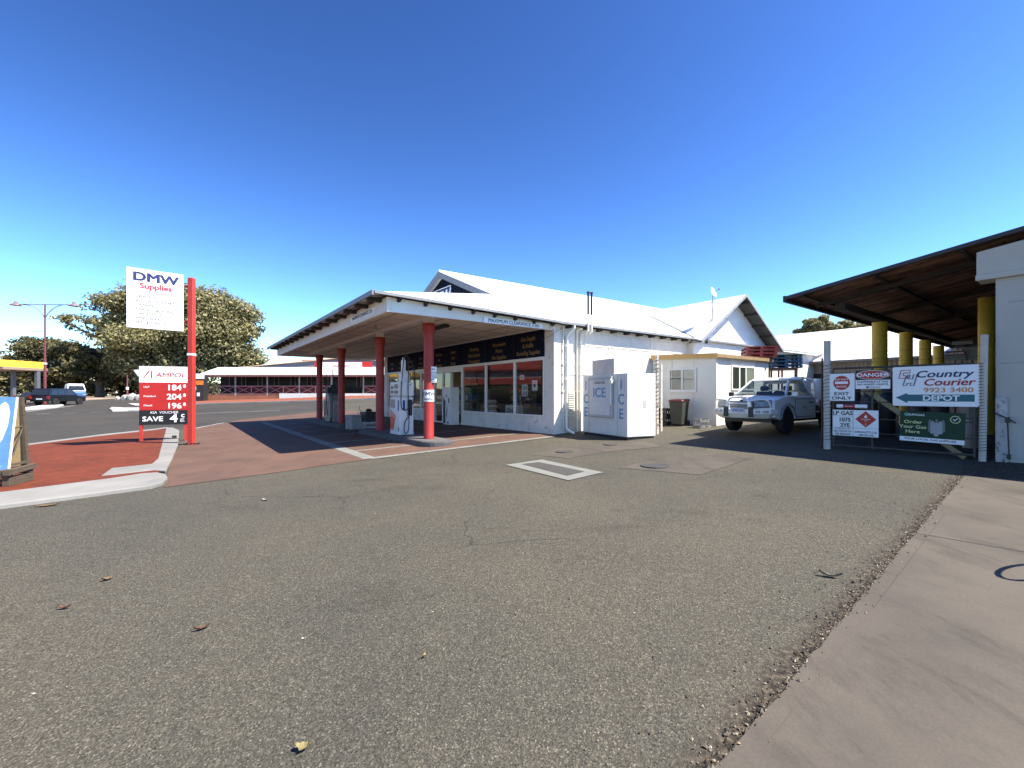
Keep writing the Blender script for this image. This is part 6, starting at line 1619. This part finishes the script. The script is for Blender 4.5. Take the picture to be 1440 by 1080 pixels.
# vending / sign cluster by the veranda
c = at(277, 53)
t = thing('gas_exchange_cage', 'dark cabinet with orange band beside the left end of the veranda', 'cabinet', gz(c, .1), R(5))
m = MB(); m.box(-.75, 0, 0, .75, .8, 2.9); m.build('body', P('dark cabinet', (.03, .03, .03), .5), t)
m = MB(); m.use(P('cabinet orange', (.65, .18, .03), .5)).box(-.7, -.03, 1.9, .7, -.001, 2.4); m.use(SIGNWHITE); m.build('panel', None, t)
for q in ((-.8, -.06, 2.6, .8, -.001, 3.2), (-.5, -.02, 1.3, -.1, -.001, 1.7), (0, -.02, .6, .3, -.001, 1.0)): m = MB(); m.box(*q); m.build('notice', SIGNWHITE, t)
t = thing('boulder', 'pale boulder cluster at the foot of the short lamp post', 'boulder', gz(at(185, 61)))
m = MB()
for (x, s_) in ((-.9, .5), (0, .62), (.9, .55), (1.7, .35), (-1.9, .35)):
    bm2 = m.bm; r_ = bmesh.ops.create_icosphere(bm2, subdivisions=2, radius=s_, matrix=Matrix.Translation((x, .2*s_, s_*.5)))
    for v_ in r_['verts']: v_.co += Vector((random.uniform(-.06, .06), random.uniform(-.06, .06), random.uniform(-.06, .06)))
m.build('rock', P('pale rock', (.36, .34, .30), .9), t)

# ================================================================== TREES
def leaf_mat(name, c1, c2, c3):
    m, T, N, L, B = nodes(name)
    geo = N.new('ShaderNodeNewGeometry')
    n = noise(N, L, geo.outputs['Position'], .45, 3, .6)
    r1 = math_(N, L, 'ADD', math_(N, L, 'MULTIPLY', geo.outputs['Random Per Island'], .75), math_(N, L, 'MULTIPLY', n.outputs[0], .35))
    out = ramp(N, L, r1, [(.15, c1), (.55, c2), (.95, c3)]).outputs[0]
    L.new(out, B.inputs['Base Color']); B.inputs['Roughness'].default_value = .5; B.inputs['Specular IOR Level'].default_value = .35
    tl = N.new('ShaderNodeBsdfTranslucent'); L.new(out, tl.inputs[0]); mx = N.new('ShaderNodeMixShader'); mx.inputs[0].default_value = .3
    L.new(B.outputs[0], mx.inputs[1]); L.new(tl.outputs[0], mx.inputs[2]); L.new(mx.outputs[0], N['Material Output'].inputs[0])
    return m
FIG = leaf_mat('fig leaves', (.075, .076, .030), (.19, .175, .072), (.42, .37, .19))
DRK = leaf_mat('dark leaves', (.032, .038, .015), (.085, .082, .032), (.24, .19, .08))
def tree(name, lab, base, blobs, n, lsz, mat_, trunk_r, fork_z, seed, grp='trees across the street'):
    """blobs = (dx, dy, z, rx, ry, rz) crown clumps; leaves as small folded faces scattered in and on them"""
    rng = np.random.default_rng(seed)
    t = thing(name, lab, 'tree', (base[0], base[1], g(*base)), 0, grp)
    B_ = np.array(blobs, float)
    # break every clump into sub-clumps for an uneven outline
    subs = []
    for b in B_:
        k = max(10, int(8*(b[3]*b[4]*b[5])**.5))
        for _ in range(k):
            d = rng.normal(size=3); d /= np.linalg.norm(d)
            d[2] = abs(d[2])*.9 if rng.random() < .72 else d[2]
            r = rng.uniform(.55, 1.02)
            c = b[:3] + d*b[3:]*r
            subs.append((*c, *(rng.uniform(.20, .46)*min(b[3:])*np.array([1.5, 1.5, .9]))))
    S = np.array(subs); vol = (S[:, 3]*S[:, 4]*S[:, 5])**.66; p = vol/vol.sum()
    idx = rng.choice(len(S), n, p=p)
    d = rng.normal(size=(n, 3)); d /= np.linalg.norm(d, axis=1)[:, None]
    rr = rng.uniform(.35, 1.08, n)[:, None]**.6
    C = S[idx, :3] + d*S[idx, 3:]*rr
    # orientation: mostly facing outward / up with jitter
    nrm_ = d*.6 + np.array([0, 0, .5]) + rng.normal(size=(n, 3))*.55; nrm_ /= np.linalg.norm(nrm_, axis=1)[:, None]
    a = np.cross(nrm_, rng.normal(size=(n, 3))); a /= np.linalg.norm(a, axis=1)[:, None]; b = np.cross(nrm_, a)
    s = (rng.uniform(.55, 1.25, n)*lsz)[:, None]
    v = np.empty((n, 4, 3)); v[:, 0] = C-a*s; v[:, 1] = C+b*s*.5; v[:, 2] = C+a*s; v[:, 3] = C-b*s*.5
    me = bpy.data.meshes.new('crown'); me.vertices.add(n*4); me.vertices.foreach_set('co', v.reshape(-1))
    me.loops.add(n*4); me.loops.foreach_set('vertex_index', np.arange(n*4, dtype=np.int32))
    me.polygons.add(n); me.polygons.foreach_set('loop_start', np.arange(0, n*4, 4, dtype=np.int32)); me.polygons.foreach_set('loop_total', np.full(n, 4, dtype=np.int32))
    me.update(); me.validate(); me.materials.append(mat_)
    o = bpy.data.objects.new('crown', me); COL.objects.link(o); o.parent = t
    m = MB(); m.tube([(0, 0, -.5), (.1, 0, fork_z*.5), (0, 0, fork_z)], [trunk_r*1.25, trunk_r, trunk_r*.85], 10)
    tk = m.build('trunk', BARK, t, smooth=True)
    m = MB()
    for b in B_:
        e_ = Vector(b[:3]); e_.z -= b[5]*.2; mid = Vector((e_.x*.45, e_.y*.45, fork_z+(e_.z-fork_z)*.55))
        m.tube([(0, 0, fork_z-.4), mid, e_], [trunk_r*.6, trunk_r*.35, trunk_r*.12], 7)
    for k in range(0, len(S), 3):
        b = B_[np.argmin(((B_[:, :3]-S[k, :3])**2).sum(1))]
        m.tube([Vector(b[:3]), Vector(S[k, :3])], [trunk_r*.14, trunk_r*.05], 5)
    m.build('branch', BARK, t)
    return t
D = 78
def blob(px, py, rxp, rzp, D=D, dy=0, base=None):
    X = (px-720)/F*D
    return (X-base[0], dy, zy(py, D)-g(*base), rxp/F*D, rxp/F*D*.8, rzp/F*D)
b0_ = at(222, D)
tree('fig_tree', 'huge spreading grey green fig tree behind the price sign', b0_,
     [blob(*q, D=D, dy=dy, base=b0_) for q, dy in (((120, 455, 36, 13), 0), ((100, 452, 22, 8), -1), ((150, 432, 34, 20), 1), ((165, 475, 40, 18), 0), ((215, 435, 52, 34), 0), ((225, 490, 62, 34), -2), ((275, 440, 45, 34), 0), ((310, 455, 42, 40), 0), ((335, 480, 34, 34), -1), ((300, 505, 60, 34), 0), ((200, 520, 50, 28), 1), ((250, 425, 38, 22), 1), ((345, 450, 22, 22), 1), ((345, 515, 24, 26), 0), ((250, 460, 60, 40), 2), ((300, 478, 50, 36), -2), ((190, 460, 40, 28), -1), ((330, 445, 26, 30), -1), ((265, 525, 60, 24), -1))],
     120000, .29, FIG, .9, 3.2, 3)
b1_ = at(60, 82)
tree('evergreen_tree', 'dark layered tree behind the maroon street lamp', b1_, [blob(*q, D=82, base=b1_) for q in ((40, 482, 20, 8), (62, 497, 38, 22), (30, 508, 26, 10), (90, 500, 34, 20), (60, 525, 44, 26), (100, 520, 36, 26))], 26000, .33, DRK, .5, 2.5, 4)
b2_ = at(140, 80)
tree('evergreen_tree', 'dark rounded tree between the street lamp and the price sign', b2_, [blob(*q, D=80, base=b2_) for q in ((125, 505, 34, 16), (150, 515, 38, 22), (120, 530, 40, 18), (170, 530, 28, 20), (185, 520, 24, 26))], 26000, .33, DRK, .6, 2.5, 5)
b3_ = at(15, 92)
tree('evergreen_tree', 'low dark tree seen beneath the yellow fuel canopy', b3_, [blob(*q, D=92, base=b3_) for q in ((-30, 538, 30, 14), (5, 538, 30, 16), (35, 540, 24, 14))], 9000, .40, DRK, .3, 1.5, 6)
b4_ = at(170, 90)
tree('evergreen_tree', 'low dark bush line behind the short lamp post', b4_, [blob(*q, D=90, base=b4_) for q in ((110, 548, 40, 9), (160, 545, 34, 10), (200, 545, 30, 12), (240, 545, 30, 12), (60, 548, 30, 9))], 16000, .36, DRK, .3, 1.0, 8)
b5_ = at(1160, 48)
tree('fig_tree', 'olive green tree showing above the long shed roof under the rusty awning', b5_, [blob(*q, D=48, base=b5_) for q in ((1155, 462, 26, 18), (1180, 468, 26, 18), (1135, 472, 18, 10), (1215, 475, 30, 18))], 14000, .22, FIG, .5, 3, 9, 'trees behind the yard')
# scrub line that closes the horizon
def scrub(lab, x0, x1, y, h, n, seed):
    rng = np.random.default_rng(seed)
    x = rng.uniform(x0, x1, n); top = h*(.65+.35*np.sin(x*.11+seed)*np.sin(x*.043+1)); z = rng.uniform(0, 1, n)**.7*top
    C = np.stack([x, y+rng.uniform(-3, 3, n), z+.5], 1); nr = rng.normal(size=(n, 3)); nr /= np.linalg.norm(nr, axis=1)[:, None]
    a = np.cross(nr, rng.normal(size=(n, 3))); a /= np.linalg.norm(a, axis=1)[:, None]; b = np.cross(nr, a); s = .75
    v = np.empty((n, 4, 3)); v[:, 0] = C-a*s; v[:, 1] = C+b*s*.6; v[:, 2] = C+a*s; v[:, 3] = C-b*s*.6
    me = bpy.data.meshes.new('scrub'); me.vertices.add(n*4); me.vertices.foreach_set('co', v.reshape(-1))
    me.loops.add(n*4); me.loops.foreach_set('vertex_index', np.arange(n*4, dtype=np.int32))
    me.polygons.add(n); me.polygons.foreach_set('loop_start', np.arange(0, n*4, 4, dtype=np.int32)); me.polygons.foreach_set('loop_total', np.full(n, 4, dtype=np.int32))
    me.update(); me.materials.append(DRK); o = bpy.data.objects.new('scrub', me); COL.objects.link(o); tag(o, lab, 'scrub', kind='stuff')
scrub('distant dark scrub closing the horizon beyond the street', -260, 180, 150, 7, 16000, 2)
